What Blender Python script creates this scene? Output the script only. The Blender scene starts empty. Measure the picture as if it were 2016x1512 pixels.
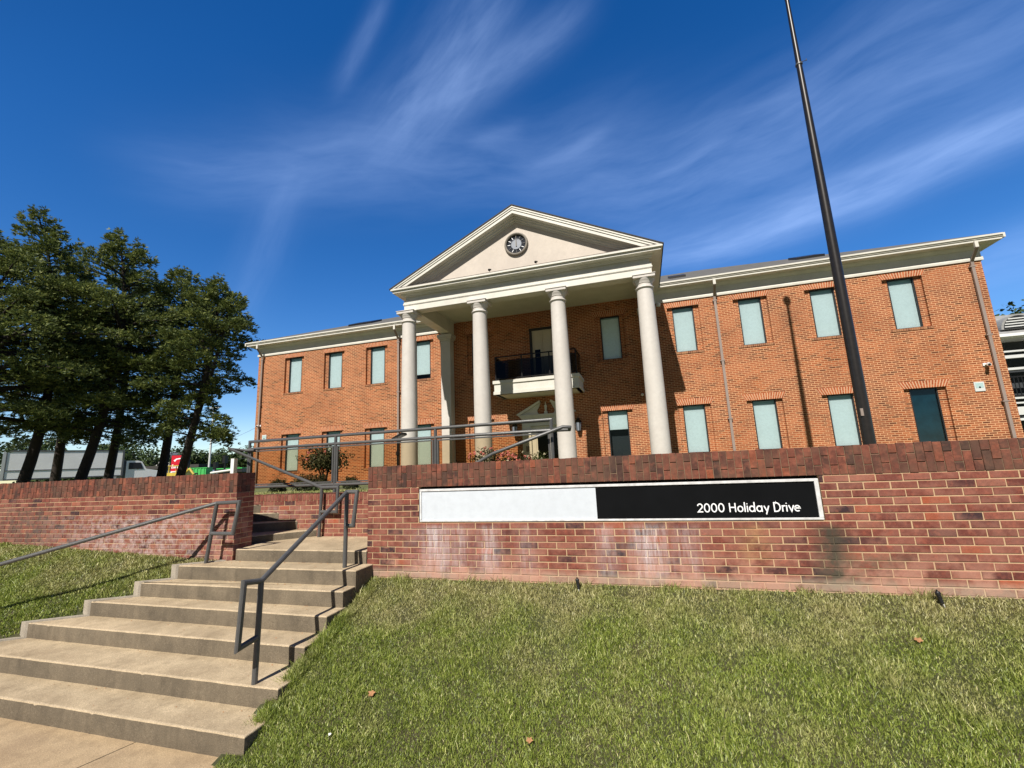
import bpy, math, random
import numpy as np
from mathutils import Matrix, Vector
R = math.radians
scene = bpy.context.scene
# ------------------------------------------------------------------ camera
cam_d = bpy.data.cameras.new('camera'); cam = bpy.data.objects.new('camera', cam_d)
scene.collection.objects.link(cam); scene.camera = cam
cam_d.sensor_width = 36.0; cam_d.sensor_fit = 'HORIZONTAL'; cam_d.lens = 860 / 2016 * 36
cam_d.clip_start = 0.05; cam_d.clip_end = 3000
_r = Vector((0.95796, 0.28365, -0.04315)); _d = Vector((-0.09092, 0.15747, -0.98333)); _f = Vector((-0.27212, 0.94591, 0.17664))
cm = Matrix.Identity(4)
for i in range(3):
    cm[i][0] = _r[i]; cm[i][1] = -_d[i]; cm[i][2] = -_f[i]
cam.matrix_world = cm
# ------------------------------------------------------------------ sun + sky
SUN = Vector((0.14, 1.0, -1.04)).normalized()          # direction the light travels
sun_d = bpy.data.lights.new('sun', 'SUN'); sun_d.energy = 5.0; sun_d.angle = R(0.53); sun_d.color = (1.0, 0.945, 0.86)
sun = bpy.data.objects.new('sun', sun_d); scene.collection.objects.link(sun)
sun.rotation_euler = SUN.to_track_quat('-Z', 'Y').to_euler(); sun.location = (-5, -20, 30)
scene.view_settings.view_transform = 'Standard'; scene.view_settings.look = 'None'
scene.view_settings.exposure = 0.42; scene.view_settings.gamma = 1.0
world = bpy.data.worlds.new('World'); scene.world = world; world.use_nodes = True


class NT:
    """small helper for building node trees"""
    def __init__(s, nt):
        s.nt = nt; nt.nodes.clear()
    def n(s, t, **kw):
        nd = s.nt.nodes.new(t)
        for k, v in kw.items(): setattr(nd, k, v)
        return nd
    def l(s, a, b): s.nt.links.new(a, b)
    def set(s, sock, v):
        if isinstance(v, bpy.types.NodeSocket): s.l(v, sock)
        elif v is not None: sock.default_value = v
    def m(s, op, a, b=None, c=None, clamp=False):
        nd = s.n('ShaderNodeMath', operation=op, use_clamp=clamp)
        s.set(nd.inputs[0], a)
        if b is not None: s.set(nd.inputs[1], b)
        if c is not None: s.set(nd.inputs[2], c)
        return nd.outputs[0]
    def mix(s, f, a, b, mode='MIX'):
        nd = s.n('ShaderNodeMix', data_type='RGBA', blend_type=mode)
        s.set(nd.inputs[0], f)
        s.set(nd.inputs[6], (*a, 1) if isinstance(a, tuple) else a); s.set(nd.inputs[7], (*b, 1) if isinstance(b, tuple) else b)
        return nd.outputs[2]
    def rng(s, v, a, b, c=0.0, d=1.0, smooth=False):
        nd = s.n('ShaderNodeMapRange'); nd.clamp = True
        if smooth: nd.interpolation_type = 'SMOOTHSTEP'
        s.set(nd.inputs[0], v); s.set(nd.inputs[1], a); s.set(nd.inputs[2], b); s.set(nd.inputs[3], c); s.set(nd.inputs[4], d)
        return nd.outputs[0]
    def noise(s, vec, scale, detail=4, rough=0.55, dist=0.0, dims='3D'):
        nd = s.n('ShaderNodeTexNoise', noise_dimensions=dims); s.set(nd.inputs['Vector'], vec)
        s.set(nd.inputs['Scale'], scale); nd.inputs['Detail'].default_value = detail
        nd.inputs['Roughness'].default_value = rough; nd.inputs['Distortion'].default_value = dist
        return nd.outputs[0]
    def xyz(s, v):
        nd = s.n('ShaderNodeSeparateXYZ'); s.l(v, nd.inputs[0]); return nd.outputs
    def comb(s, x, y, z=0.0):
        nd = s.n('ShaderNodeCombineXYZ'); s.set(nd.inputs[0], x); s.set(nd.inputs[1], y); s.set(nd.inputs[2], z); return nd.outputs[0]
    def ramp(s, f, pts):
        nd = s.n('ShaderNodeValToRGB'); s.l(f, nd.inputs[0]); e = nd.color_ramp.elements
        while len(e) < len(pts): e.new(0.5)
        for i, (p, c) in enumerate(pts): e[i].position = p; e[i].color = (*c, 1)
        return nd.outputs[0]


w = NT(world.node_tree)
out = w.n('ShaderNodeOutputWorld'); bg = w.n('ShaderNodeBackground'); w.l(bg.outputs[0], out.inputs[0])
sky = w.n('ShaderNodeTexSky', sky_type='NISHITA'); sky.sun_disc = False
sky.sun_elevation = math.asin(-SUN.z); sky.sun_rotation = math.atan2(-SUN.x, -SUN.y)
sky.altitude = 300; sky.air_density = 1.0; sky.dust_density = 0.25; sky.ozone_density = 3.0
bg.inputs[1].default_value = 0.112
tc = w.n('ShaderNodeTexCoord'); sx, sy, sz = w.xyz(tc.outputs['Generated'])
az = w.m('MULTIPLY', w.m('ARCTAN2', sx, sy), 57.2958); el = w.m('MULTIPLY', w.m('ARCSINE', sz), 57.2958)
# fine high cloud: streaks given by azimuth / elevation of their two ends, width, strength
streaks = [(-39, 43, -33, 51, 1.0, 0.22, 1), (-33, 39, -15, 52, 3.4, 0.40, 2), (-24, 43, -3, 50, 1.8, 0.30, 3),
           (-12, 36.3, -1, 38.8, 0.9, 0.16, 4), (4, 24.0, 44, 26.0, 2.2, 0.60, 5), (-6, 32, 44, 33.5, 5.5, 0.34, 6),
           (-58, 30, -34, 37, 3.6, 0.20, 7), (-50, 17, -44, 33, 1.8, 0.15, 8), (-44, 35, 2, 38.5, 4.5, 0.21, 9),
           (-20, 39, -13, 40.5, 1.0, 0.12, 10), (-70, 3, -40, 5, 1.6, 0.30, 11), (24, 14, 60, 17, 2.4, 0.32, 12)]
cov = None
for (a0, e0, a1, e1, wd, st, sd) in streaks:
    L = math.hypot((a1 - a0) * 0.8, e1 - e0); cx, ce = (a0 + a1) / 2, (e0 + e1) / 2
    ux, uy = (a1 - a0) * 0.8 / L, (e1 - e0) / L
    da = w.m('MULTIPLY', w.m('SUBTRACT', az, cx), 0.8); de = w.m('SUBTRACT', el, ce)
    u = w.m('ADD', w.m('MULTIPLY', da, ux), w.m('MULTIPLY', de, uy)); v = w.m('SUBTRACT', w.m('MULTIPLY', de, ux), w.m('MULTIPLY', da, uy))
    wob = w.m('MULTIPLY', w.m('SUBTRACT', w.noise(w.comb(w.m('MULTIPLY', u, 0.05), w.m('MULTIPLY', v, 0.05), sd), 1.0, 1), 0.5), wd * 1.3)
    v2 = w.m('ADD', v, wob)
    g = w.m('MULTIPLY', w.m('POWER', w.m('DIVIDE', v2, wd), 2.0), -1.0); gu = w.m('MULTIPLY', w.m('POWER', w.m('DIVIDE', u, L * 0.55), 4.0), -1.0)
    g = w.m('EXPONENT', w.m('ADD', g, gu))
    fib = w.noise(w.comb(w.m('MULTIPLY', u, 0.11), w.m('MULTIPLY', v2, 0.55), sd * 3.1), 1.0, 9, 0.58, 0.12)
    fib = w.rng(fib, 0.25, 0.85, 0.18, 0.72)
    c = w.m('MULTIPLY', w.m('MULTIPLY', g, fib), st)
    cov = c if cov is None else w.m('ADD', cov, c)
cov = w.m('MINIMUM', cov, 0.8)
hs = w.n('ShaderNodeHueSaturation'); w.l(sky.outputs[0], hs.inputs['Color']); hs.inputs['Saturation'].default_value = 1.37; hs.inputs['Hue'].default_value = 0.510; hs.inputs['Value'].default_value = 1.0
# hold back the glare round the sun so that open shade stays deep
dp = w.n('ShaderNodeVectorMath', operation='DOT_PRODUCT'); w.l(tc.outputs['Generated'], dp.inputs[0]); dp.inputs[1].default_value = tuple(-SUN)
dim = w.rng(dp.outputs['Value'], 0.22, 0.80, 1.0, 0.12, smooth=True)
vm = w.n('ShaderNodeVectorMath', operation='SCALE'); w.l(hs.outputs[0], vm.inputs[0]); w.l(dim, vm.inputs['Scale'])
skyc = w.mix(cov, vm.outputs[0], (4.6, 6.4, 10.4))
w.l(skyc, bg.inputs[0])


# ------------------------------------------------------------------ materials
def mat(name, base, rough=0.6, metal=0.0, var=0.0, vscale=3.0, bump=0.0, bscale=40.0, spec=0.5, var2=None, trans=None):
    m = bpy.data.materials.new(name); m.use_nodes = True; t = NT(m.node_tree)
    o = t.n('ShaderNodeOutputMaterial'); p = t.n('ShaderNodeBsdfPrincipled'); t.l(p.outputs[0], o.inputs[0])
    p.inputs['Roughness'].default_value = rough; p.inputs['Metallic'].default_value = metal; p.inputs['Specular IOR Level'].default_value = spec
    p.inputs['Base Color'].default_value = (*base, 1)
    if var > 0 or bump > 0:
        pos = t.n('ShaderNodeNewGeometry').outputs['Position']
    if var > 0:
        f = t.noise(pos, vscale, 6, 0.6)
        c2 = var2 or tuple(max(0, b * (1 - var)) for b in base)
        c = t.mix(t.rng(f, 0.35, 0.7), base, c2)
        f2 = t.noise(pos, vscale * 9, 3, 0.6)
        c = t.mix(t.rng(f2, 0.4, 0.75, 0, 0.35), c, tuple(b * 0.75 for b in base))
        t.l(c, p.inputs['Base Color'])
    if bump > 0:
        b = t.n('ShaderNodeBump'); b.inputs['Strength'].default_value = bump; b.inputs['Distance'].default_value = 0.01
        t.l(t.noise(pos, bscale, 5, 0.6), b.inputs['Height']); t.l(b.outputs[0], p.inputs['Normal'])
    return m


def brick_mat(name, reds, mortar, L=0.2032, H=0.0677, jm=0.011, z0=0.0, soil=0.25, bump=0.4, darks=0.12, stain=None):
    """running bond laid on world position: any upright face, u = x + y"""
    m = bpy.data.materials.new(name); m.use_nodes = True; t = NT(m.node_tree)
    o = t.n('ShaderNodeOutputMaterial'); p = t.n('ShaderNodeBsdfPrincipled'); t.l(p.outputs[0], o.inputs[0])
    p.inputs['Roughness'].default_value = 0.85; p.inputs['Specular IOR Level'].default_value = 0.25
    pos = t.n('ShaderNodeNewGeometry').outputs['Position']; X, Y, Z = t.xyz(pos)
    u = t.m('ADD', X, Y); v = t.m('DIVIDE', t.m('SUBTRACT', Z, z0), H); row = t.m('FLOOR', v)
    par = t.m('MULTIPLY', t.m('FLOORED_MODULO', row, 2.0), 0.5)
    uu = t.m('ADD', t.m('DIVIDE', u, L), par); col = t.m('FLOOR', uu)
    fu = t.m('SUBTRACT', uu, col); fv = t.m('SUBTRACT', v, row)
    wn = t.n('ShaderNodeTexWhiteNoise', noise_dimensions='2D'); t.l(t.comb(col, row), wn.inputs['Vector'])
    r1 = wn.outputs[0]; wr, wg, wb = t.xyz(wn.outputs[1])
    jit = t.m('MULTIPLY', t.m('SUBTRACT', t.noise(pos, 30.0, 2), 0.5), 0.004)
    eu = t.m('MULTIPLY', t.m('MINIMUM', fu, t.m('SUBTRACT', 1.0, fu)), L); ev = t.m('MULTIPLY', t.m('MINIMUM', fv, t.m('SUBTRACT', 1.0, fv)), H)
    edge = t.m('ADD', t.m('MINIMUM', eu, ev), jit)
    mask = t.rng(edge, jm * 0.5 - 0.0015, jm * 0.5 + 0.0015)
    bc = t.ramp(r1, reds)
    bc = t.mix(t.rng(wg, 1 - darks, 1 - darks + 0.02), bc, tuple(c * 0.45 for c in reds[0][1]))
    big = t.noise(pos, 0.55, 4, 0.55)
    bc = t.mix(t.rng(big, 0.42, 0.7, 0, soil), bc, tuple(c * 0.5 + 0.02 for c in reds[0][1]))
    drip = t.noise(t.comb(t.m('MULTIPLY', u, 2.6), 0.0, t.m('MULTIPLY', Z, 0.35)), 1.0, 5, 0.6)
    bc = t.mix(t.rng(drip, 0.50, 0.72, 0, soil * 0.8), bc, tuple(c * 0.42 + 0.015 for c in reds[0][1]))
    bc = t.mix(t.rng(t.noise(pos, 1.7, 3, 0.5), 0.48, 0.66, 0, 0.35), bc, tuple(min(1, c * 1.25 + .02) for c in reds[-1][1]))
    bc = t.mix(t.rng(t.noise(pos, 60.0, 3), 0.35, 0.8, 0, 0.35), bc, tuple(c * 1.35 for c in reds[-1][1]))
    mc = t.mix(t.rng(t.noise(pos, 0.8, 4), 0.4, 0.65), mortar, tuple(c * 0.72 for c in mortar))
    c = t.mix(mask, mc, bc)
    t.l(c, p.inputs['Base Color'])
    b = t.n('ShaderNodeBump'); b.inputs['Strength'].default_value = bump; b.inputs['Distance'].default_value = 0.006
    t.l(t.m('ADD', mask, t.m('MULTIPLY', t.noise(pos, 120.0, 3), 0.25)), b.inputs['Height']); t.l(b.outputs[0], p.inputs['Normal'])
    return m


def tint_mat(name, pts, rough=0.85, spec=0.2, patch=0.0, mottle=0.3, mscale=90.0, bump=0.5, stains=None, patch_col=None, pscale=1.2, transl=0.0):
    """colour picked by a per-face random number stored on the mesh"""
    m = bpy.data.materials.new(name); m.use_nodes = True; t = NT(m.node_tree)
    o = t.n('ShaderNodeOutputMaterial'); p = t.n('ShaderNodeBsdfPrincipled')
    p.inputs['Roughness'].default_value = rough; p.inputs['Specular IOR Level'].default_value = spec
    a = t.n('ShaderNodeAttribute', attribute_name='tint'); pos = t.n('ShaderNodeNewGeometry').outputs['Position']
    c = t.ramp(a.outputs['Fac'], pts)
    if mottle > 0:
        c = t.mix(t.rng(t.noise(pos, mscale, 5, 0.65), 0.35, 0.75, 0, mottle), c, tuple(x * 0.45 for x in pts[0][1]))
        c = t.mix(t.rng(t.noise(pos, mscale * 0.35, 4, 0.6), 0.5, 0.8, 0, mottle), c, tuple(min(1, x * 1.5 + 0.03) for x in pts[-1][1]))
    if patch > 0:
        c = t.mix(t.rng(t.noise(pos, pscale, 5, 0.6), 0.42, 0.62, 0, patch), c, patch_col)
    if stains: c = stains(t, pos, c)
    t.l(c, p.inputs['Base Color'])
    if bump > 0:
        b = t.n('ShaderNodeBump'); b.inputs['Strength'].default_value = bump; b.inputs['Distance'].default_value = 0.004
        t.l(t.noise(pos, mscale, 5, 0.65), b.inputs['Height']); t.l(b.outputs[0], p.inputs['Normal'])
    if transl > 0:
        tr = t.n('ShaderNodeBsdfTranslucent'); t.l(c, tr.inputs[0]); mx = t.n('ShaderNodeMixShader'); mx.inputs[0].default_value = transl
        t.l(p.outputs[0], mx.inputs[1]); t.l(tr.outputs[0], mx.inputs[2]); t.l(mx.outputs[0], o.inputs[0])
    else: t.l(p.outputs[0], o.inputs[0])
    return m


def glass_mat(name, tint, refl=0.12, rough=0.01):
    m = bpy.data.materials.new(name); m.use_nodes = True; t = NT(m.node_tree)
    o = t.n('ShaderNodeOutputMaterial'); tr = t.n('ShaderNodeBsdfTransparent'); tr.inputs[0].default_value = (*tint, 1)
    gl = t.n('ShaderNodeBsdfGlossy'); gl.inputs['Roughness'].default_value = rough; gl.inputs[0].default_value = (0.9, 0.95, 1, 1)
    lw = t.n('ShaderNodeLayerWeight'); lw.inputs[0].default_value = 0.35
    f = t.m('ADD', t.m('MULTIPLY', lw.outputs['Fresnel'], 0.6), refl, clamp=True)
    mx = t.n('ShaderNodeMixShader'); t.l(f, mx.inputs[0]); t.l(tr.outputs[0], mx.inputs[1]); t.l(gl.outputs[0], mx.inputs[2]); t.l(mx.outputs[0], o.inputs[0])
    return m


def wall_stains(t, pos, c):
    X, Y, Z = t.xyz(pos)
    n = t.noise(t.comb(t.m('MULTIPLY', X, 26.0), 0.0, t.m('MULTIPLY', Z, 3.2)), 1.0, 8, 0.72)
    n2 = t.noise(pos, 9.0, 6, 0.65)
    def band(x0, wd, z0, z1, st, col, c, nn=n, lo=0.35, hi=0.7):
        g = t.m('EXPONENT', t.m('MULTIPLY', t.m('POWER', t.m('DIVIDE', t.m('SUBTRACT', X, x0), wd), 2.0), -1.0))
        zz = t.m('MULTIPLY', t.rng(Z, z0, z0 + 0.12), t.rng(Z, z1, z1 - 0.06))
        f = t.m('MULTIPLY', t.m('MULTIPLY', g, zz), t.rng(nn, lo, hi), clamp=True)
        return t.mix(t.m('MULTIPLY', f, st), c, col)
    wht = (0.60, 0.54, 0.55)
    for x0, wd, st in ((-2.35, 0.16, 1.0), (-1.72, 0.12, 0.8), (-0.02, 0.16, 1.0), (-0.45, 0.10, 0.5), (-2.05, 0.1, 0.45), (0.35, 0.12, 0.4), (-1.3, 0.1, 0.35)):
        c = band(x0, wd, -1.25, -0.66, st, wht, c)
    c = band(0.93, 0.12, -1.1, -0.66, 0.6, (0.42, 0.25, 0.11), c, n2, 0.35, 0.7)
    c = band(1.56, 0.13, -1.3, -0.66, 0.95, (0.060, 0.052, 0.038), c, n2, 0.15, 0.5)
    c = band(-2.45, 0.30, -1.3, -0.66, 0.25, (0.40, 0.33, 0.34), c, n2, 0.4, 0.6)
    c = band(1.85, 0.35, -1.3, -0.9, 0.5, (0.13, 0.12, 0.08), c, n2, 0.35, 0.6)
    c = band(-7.2, 1.6, -1.2, -0.5, 0.65, (0.52, 0.42, 0.40), c, n2, 0.42, 0.62)
    c = band(-9.6, 0.9, -1.2, -0.35, 0.75, (0.10, 0.075, 0.06), c, n2, 0.40, 0.6)
    # lime bloom along the foot of the wall
    foot = t.m('MULTIPLY', t.rng(Z, -1.13, -1.185), t.rng(n2, 0.2, 0.5))
    c = t.mix(t.m('MULTIPLY', foot, 0.45), c, (0.50, 0.40, 0.30))
    mid = t.m('MULTIPLY', t.rng(Z, -0.92, -1.10), t.rng(t.noise(pos, 3.5, 5), 0.5, 0.62))
    c = t.mix(t.m('MULTIPLY', mid, 0.5), c, (0.50, 0.26, 0.19))
    return c


M = {}
M['facade'] = brick_mat('orange_facade_brick', [(0.0, (0.150, 0.042, 0.018)), (0.35, (0.235, 0.063, 0.022)), (0.7, (0.300, 0.082, 0.028)), (1.0, (0.36, 0.110, 0.040))], (0.64, 0.365, 0.195), jm=0.017, z0=-0.05, soil=0.5)
M['wallbrick'] = brick_mat('dark_red_wall_brick', [(0.0, (0.14, 0.032, 0.022)), (0.5, (0.20, 0.042, 0.028)), (1.0, (0.27, 0.062, 0.038))], (0.50, 0.36, 0.24), jm=0.010, z0=-0.241)
M['brickreal'] = tint_mat('retaining_wall_bricks', [(0.0, (0.046, 0.027, 0.030)), (0.06, (0.066, 0.033, 0.034)), (0.12, (0.140, 0.042, 0.032)), (0.5, (0.190, 0.056, 0.040)), (0.8, (0.235, 0.078, 0.054)), (0.95, (0.28, 0.115, 0.080)), (1.0, (0.36, 0.090, 0.042))], stains=wall_stains, mottle=0.35, mscale=55.0, patch=0.45, patch_col=(0.31, 0.145, 0.105), pscale=7.0)
M['capbrick'] = tint_mat('wall_cap_bricks', [(0.0, (0.060, 0.036, 0.030)), (0.25, (0.110, 0.046, 0.034)), (0.6, (0.165, 0.056, 0.038)), (0.9, (0.220, 0.075, 0.048)), (1.0, (0.30, 0.085, 0.042))], mottle=0.6, mscale=28.0, patch=0.6, patch_col=(0.125, 0.070, 0.048), pscale=6.0)
M['facadesoldier'] = tint_mat('orange_soldier_bricks', [(0.0, (0.28, 0.066, 0.024)), (0.5, (0.38, 0.095, 0.036)), (1.0, (0.46, 0.135, 0.052))], mottle=0.25, mscale=40)
M['sillbrick'] = tint_mat('weathered_sill_bricks', [(0.0, (0.17, 0.07, 0.04)), (0.5, (0.26, 0.11, 0.055)), (1.0, (0.36, 0.18, 0.09))], mottle=0.4, mscale=40)
M['mortar'] = tint_mat('sandy_mortar', [(0.0, (0.50, 0.345, 0.205)), (1.0, (0.50, 0.345, 0.205))], stains=wall_stains, mottle=0.0, bump=0.6)
M['capmortar'] = mat('dirty_mortar', (0.30, 0.21, 0.13), 0.9, var=0.5, vscale=6)
M['fmortar'] = mat('facade_mortar', (0.62, 0.38, 0.23), 0.9, var=0.2)
M['trim'] = mat('cream_painted_trim', (0.68, 0.655, 0.585), 0.5, var=0.14, vscale=2.2, spec=0.35)
M['column'] = mat('cream_painted_column', (0.60, 0.565, 0.525), 0.55, var=0.10, vscale=1.1, bump=0.05, bscale=25, var2=(0.53, 0.49, 0.45), spec=0.3)
M['stucco'] = mat('pediment_stucco', (0.60, 0.535, 0.465), 0.85, var=0.14, vscale=0.9, bump=0.25, bscale=90, var2=(0.52, 0.46, 0.40))
M['shingle'] = mat('grey_asphalt_shingle', (0.13, 0.125, 0.115), 0.9, var=0.4, vscale=3, bump=0.8, bscale=30)
M['darkroof'] = mat('dark_roof_edge', (0.05, 0.045, 0.042), 0.8, var=0.4, vscale=8)
M['ledge'] = mat('weathered_ledge_roofing', (0.15, 0.12, 0.10), 0.85, var=0.5, vscale=6)
M['spout'] = mat('taupe_downspout_metal', (0.29, 0.23, 0.20), 0.5, var=0.15, vscale=3)
M['black'] = mat('black_window_frame', (0.018, 0.018, 0.02), 0.4)
M['blackmetal'] = mat('black_painted_metal', (0.015, 0.014, 0.014), 0.35, metal=0.3)
M['blind'] = mat('pale_roller_blind', (0.93, 0.97, 0.985), 0.9, var=0.03, vscale=1.5)
M['teal'] = mat('painted_teal_reflection', (0.10, 0.26, 0.32), 0.8, var=0.5, vscale=2.5)
M['greygreen'] = mat('grey_green_strip', (0.36, 0.50, 0.50), 0.7)
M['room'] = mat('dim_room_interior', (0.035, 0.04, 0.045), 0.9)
M['glass'] = glass_mat('green_tinted_window_glass', (0.875, 0.97, 0.97), 0.0)
M['tealglass'] = glass_mat('dark_teal_glass', (0.30, 0.50, 0.56), 0.03)
M['darkglass'] = glass_mat('dark_reflecting_glass', (0.13, 0.15, 0.16), 0.0)
M['panel'] = glass_mat('bronze_tinted_rail_panel', (0.70, 0.60, 0.44), -0.03, 0.1)
M['rail'] = mat('grey_painted_pipe', (0.100, 0.099, 0.097), 0.42, var=0.2, vscale=14, metal=0.1, bump=0.15, bscale=60)
M['pole'] = mat('dark_bronze_pole', (0.030, 0.026, 0.025), 0.36, metal=0.35, var=0.3, vscale=10)
M['signwhite'] = mat('white_sign_panel', (0.60, 0.645, 0.70), 0.4, var=0.04, vscale=1.3)
M['signblack'] = mat('black_sign_panel', (0.0055, 0.006, 0.007), 0.8, var=0.3, vscale=4, spec=0.08)
M['signframe'] = mat('white_metal_sign_frame', (0.74, 0.74, 0.74), 0.4, var=0.35, vscale=16)
M['letter'] = mat('white_lettering', (0.86, 0.87, 0.88), 0.5)
M['clockface'] = mat('grey_clock_face', (0.030, 0.033, 0.042), 0.8, var=0.2, spec=0.1)
M['clockdisc'] = mat('pale_clock_centre', (0.22, 0.245, 0.29), 0.45, var=0.15, vscale=6)
M['clockrim'] = mat('beige_clock_rim', (0.22, 0.195, 0.16), 0.6, var=0.15)
M['bark'] = mat('dark_pine_bark', (0.035, 0.026, 0.020), 0.95, var=0.4, vscale=5, bump=0.9, bscale=18)
M['needles'] = tint_mat('pine_needles', [(0.0, (0.026, 0.048, 0.018)), (0.35, (0.090, 0.122, 0.034)), (0.75, (0.205, 0.235, 0.058)), (1.0, (0.34, 0.345, 0.10))], mottle=0.0, bump=0.0, transl=0.25, rough=0.6, spec=0.3)
M['needles_blue'] = tint_mat('bluish_pine_needles', [(0.0, (0.024, 0.046, 0.028)), (0.35, (0.074, 0.110, 0.056)), (0.75, (0.155, 0.200, 0.092)), (1.0, (0.27, 0.30, 0.135))], mottle=0.0, bump=0.0, transl=0.25, rough=0.6, spec=0.3)
M['leaf'] = tint_mat('broadleaf_foliage', [(0.0, (0.026, 0.040, 0.016)), (0.5, (0.052, 0.082, 0.026)), (1.0, (0.105, 0.145, 0.045))], mottle=0.0, bump=0.0, transl=0.25, rough=0.5)
M['leafolive'] = tint_mat('bronze_green_leaves', [(0.0, (0.022, 0.026, 0.014)), (0.5, (0.050, 0.060, 0.026)), (1.0, (0.11, 0.10, 0.055))], mottle=0.0, bump=0.0, transl=0.2, rough=0.5)
M['rosepink'] = tint_mat('pink_petals', [(0.0, (0.50, 0.10, 0.12)), (0.5, (0.70, 0.22, 0.24)), (1.0, (0.85, 0.50, 0.45))], mottle=0.0, bump=0.0, transl=0.2)
M['rosewhite'] = tint_mat('white_petals', [(0.0, (0.6, 0.62, 0.55)), (1.0, (0.8, 0.8, 0.75))], mottle=0.0, bump=0.0, transl=0.2)
M['truckbox'] = mat('white_truck_box', (0.93, 0.93, 0.92), 0.4, var=0.08, vscale=1)
M['truckcab'] = mat('white_truck_cab_paint', (0.90, 0.90, 0.90), 0.25)
M['tyre'] = mat('black_rubber', (0.02, 0.02, 0.02), 0.8)
M['grey'] = mat('dark_grey_metal', (0.10, 0.105, 0.11), 0.5)
M['yellow'] = mat('yellow_machine_paint', (0.62, 0.47, 0.08), 0.4, var=0.2)
M['yellow2'] = mat('yellow_machine_paint', (0.62, 0.47, 0.08), 0.4, var=0.2)
M['green'] = mat('bright_green_paint', (0.06, 0.42, 0.10), 0.5)
M['red'] = mat('red_sign_face', (0.55, 0.012, 0.03), 0.4)
M['white'] = mat('white_paint', (0.78, 0.78, 0.77), 0.5, var=0.08, vscale=2)
M['siding'] = mat('pale_siding', (0.60, 0.61, 0.60), 0.7, var=0.1)
M['greyshingle'] = mat('light_grey_shingle', (0.30, 0.30, 0.295), 0.9, var=0.3, vscale=4)
M['door'] = mat('cream_door_paint', (0.60, 0.52, 0.38), 0.5, var=0.06)
M['deadleaf'] = mat('dry_brown_leaf', (0.42, 0.21, 0.09), 0.7, var=0.4, vscale=40)
M['paper'] = mat('white_scrap', (0.8, 0.8, 0.75), 0.7)
M['plastic'] = mat('black_plastic', (0.012, 0.012, 0.013), 0.4)
M['asphalt'] = mat('asphalt', (0.055, 0.055, 0.057), 0.9, var=0.3, vscale=1.5, bump=0.4)


def concrete(name, base, dark, joint=False, blotch=0.5, coarse=0.4, edge_z=None):
    m = bpy.data.materials.new(name); m.use_nodes = True; t = NT(m.node_tree)
    o = t.n('ShaderNodeOutputMaterial'); p = t.n('ShaderNodeBsdfPrincipled'); t.l(p.outputs[0], o.inputs[0])
    p.inputs['Roughness'].default_value = 0.9; p.inputs['Specular IOR Level'].default_value = 0.2
    pos = t.n('ShaderNodeNewGeometry').outputs['Position']
    c = t.mix(t.rng(t.noise(pos, 2.2, 7, 0.62), 0.38, 0.66, 0, blotch), base, dark)
    c = t.mix(t.rng(t.noise(pos, 9.0, 6, 0.7), 0.45, 0.72, 0, 0.45), c, tuple(x * 0.62 for x in base))
    c = t.mix(t.rng(t.noise(pos, 150.0, 3, 0.7), 0.48, 0.62, 0, 0.6), c, tuple(x * 0.38 for x in base))
    c = t.mix(t.rng(t.noise(pos, 95.0, 3, 0.7), 0.58, 0.70, 0, 0.5), c, tuple(min(1, x * 1.7) for x in base))
    X, Y, Z = t.xyz(pos)
    st = t.noise(t.comb(t.m('MULTIPLY', X, 9.0), t.m('MULTIPLY', Y, 9.0), t.m('MULTIPLY', Z, 1.5)), 1.0, 5, 0.6)
    c = t.mix(t.rng(st, 0.5, 0.7, 0, 0.35), c, tuple(x * 0.6 for x in dark))
    vo = t.n('ShaderNodeTexVoronoi', feature='DISTANCE_TO_EDGE'); vo.inputs['Scale'].default_value = 0.9
    wv = t.n('ShaderNodeVectorMath', operation='ADD'); t.l(pos, wv.inputs[0]); nz = t.n('ShaderNodeTexNoise'); nz.inputs['Scale'].default_value = 5.0; t.l(pos, nz.inputs['Vector'])
    sc_ = t.n('ShaderNodeVectorMath', operation='SCALE'); t.l(nz.outputs[1], sc_.inputs[0]); sc_.inputs['Scale'].default_value = 0.18; t.l(sc_.outputs[0], wv.inputs[1]); t.l(wv.outputs[0], vo.inputs['Vector'])
    ck_ = t.m('MULTIPLY', t.rng(vo.outputs['Distance'], 0.0015, 0.0045, 1.0, 0.0), t.rng(t.noise(pos, 0.8, 2), 0.50, 0.56))
    c = t.mix(t.m('MULTIPLY', ck_, 0.12), c, tuple(x * 0.5 for x in dark))
    t.l(c, p.inputs['Base Color'])
    b = t.n('ShaderNodeBump'); b.inputs['Strength'].default_value = coarse; b.inputs['Distance'].default_value = 0.006
    t.l(t.m('ADD', t.noise(pos, 110.0, 5, 0.7), t.noise(pos, 25.0, 4, 0.6)), b.inputs['Height']); t.l(b.outputs[0], p.inputs['Normal'])
    return m


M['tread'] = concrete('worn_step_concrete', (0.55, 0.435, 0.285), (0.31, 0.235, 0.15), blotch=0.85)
M['riser'] = concrete('dark_riser_concrete', (0.205, 0.165, 0.115), (0.100, 0.082, 0.060), blotch=0.85, coarse=0.9)  # upright faces darker and coarser than the treads
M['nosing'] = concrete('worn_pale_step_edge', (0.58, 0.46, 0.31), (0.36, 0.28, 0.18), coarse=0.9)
M['curb'] = concrete('pale_side_curb', (0.42, 0.37, 0.30), (0.28, 0.25, 0.2))
M['sidewalk'] = concrete('tan_sidewalk_concrete', (0.50, 0.37, 0.225), (0.33, 0.235, 0.145), blotch=0.8)


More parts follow.
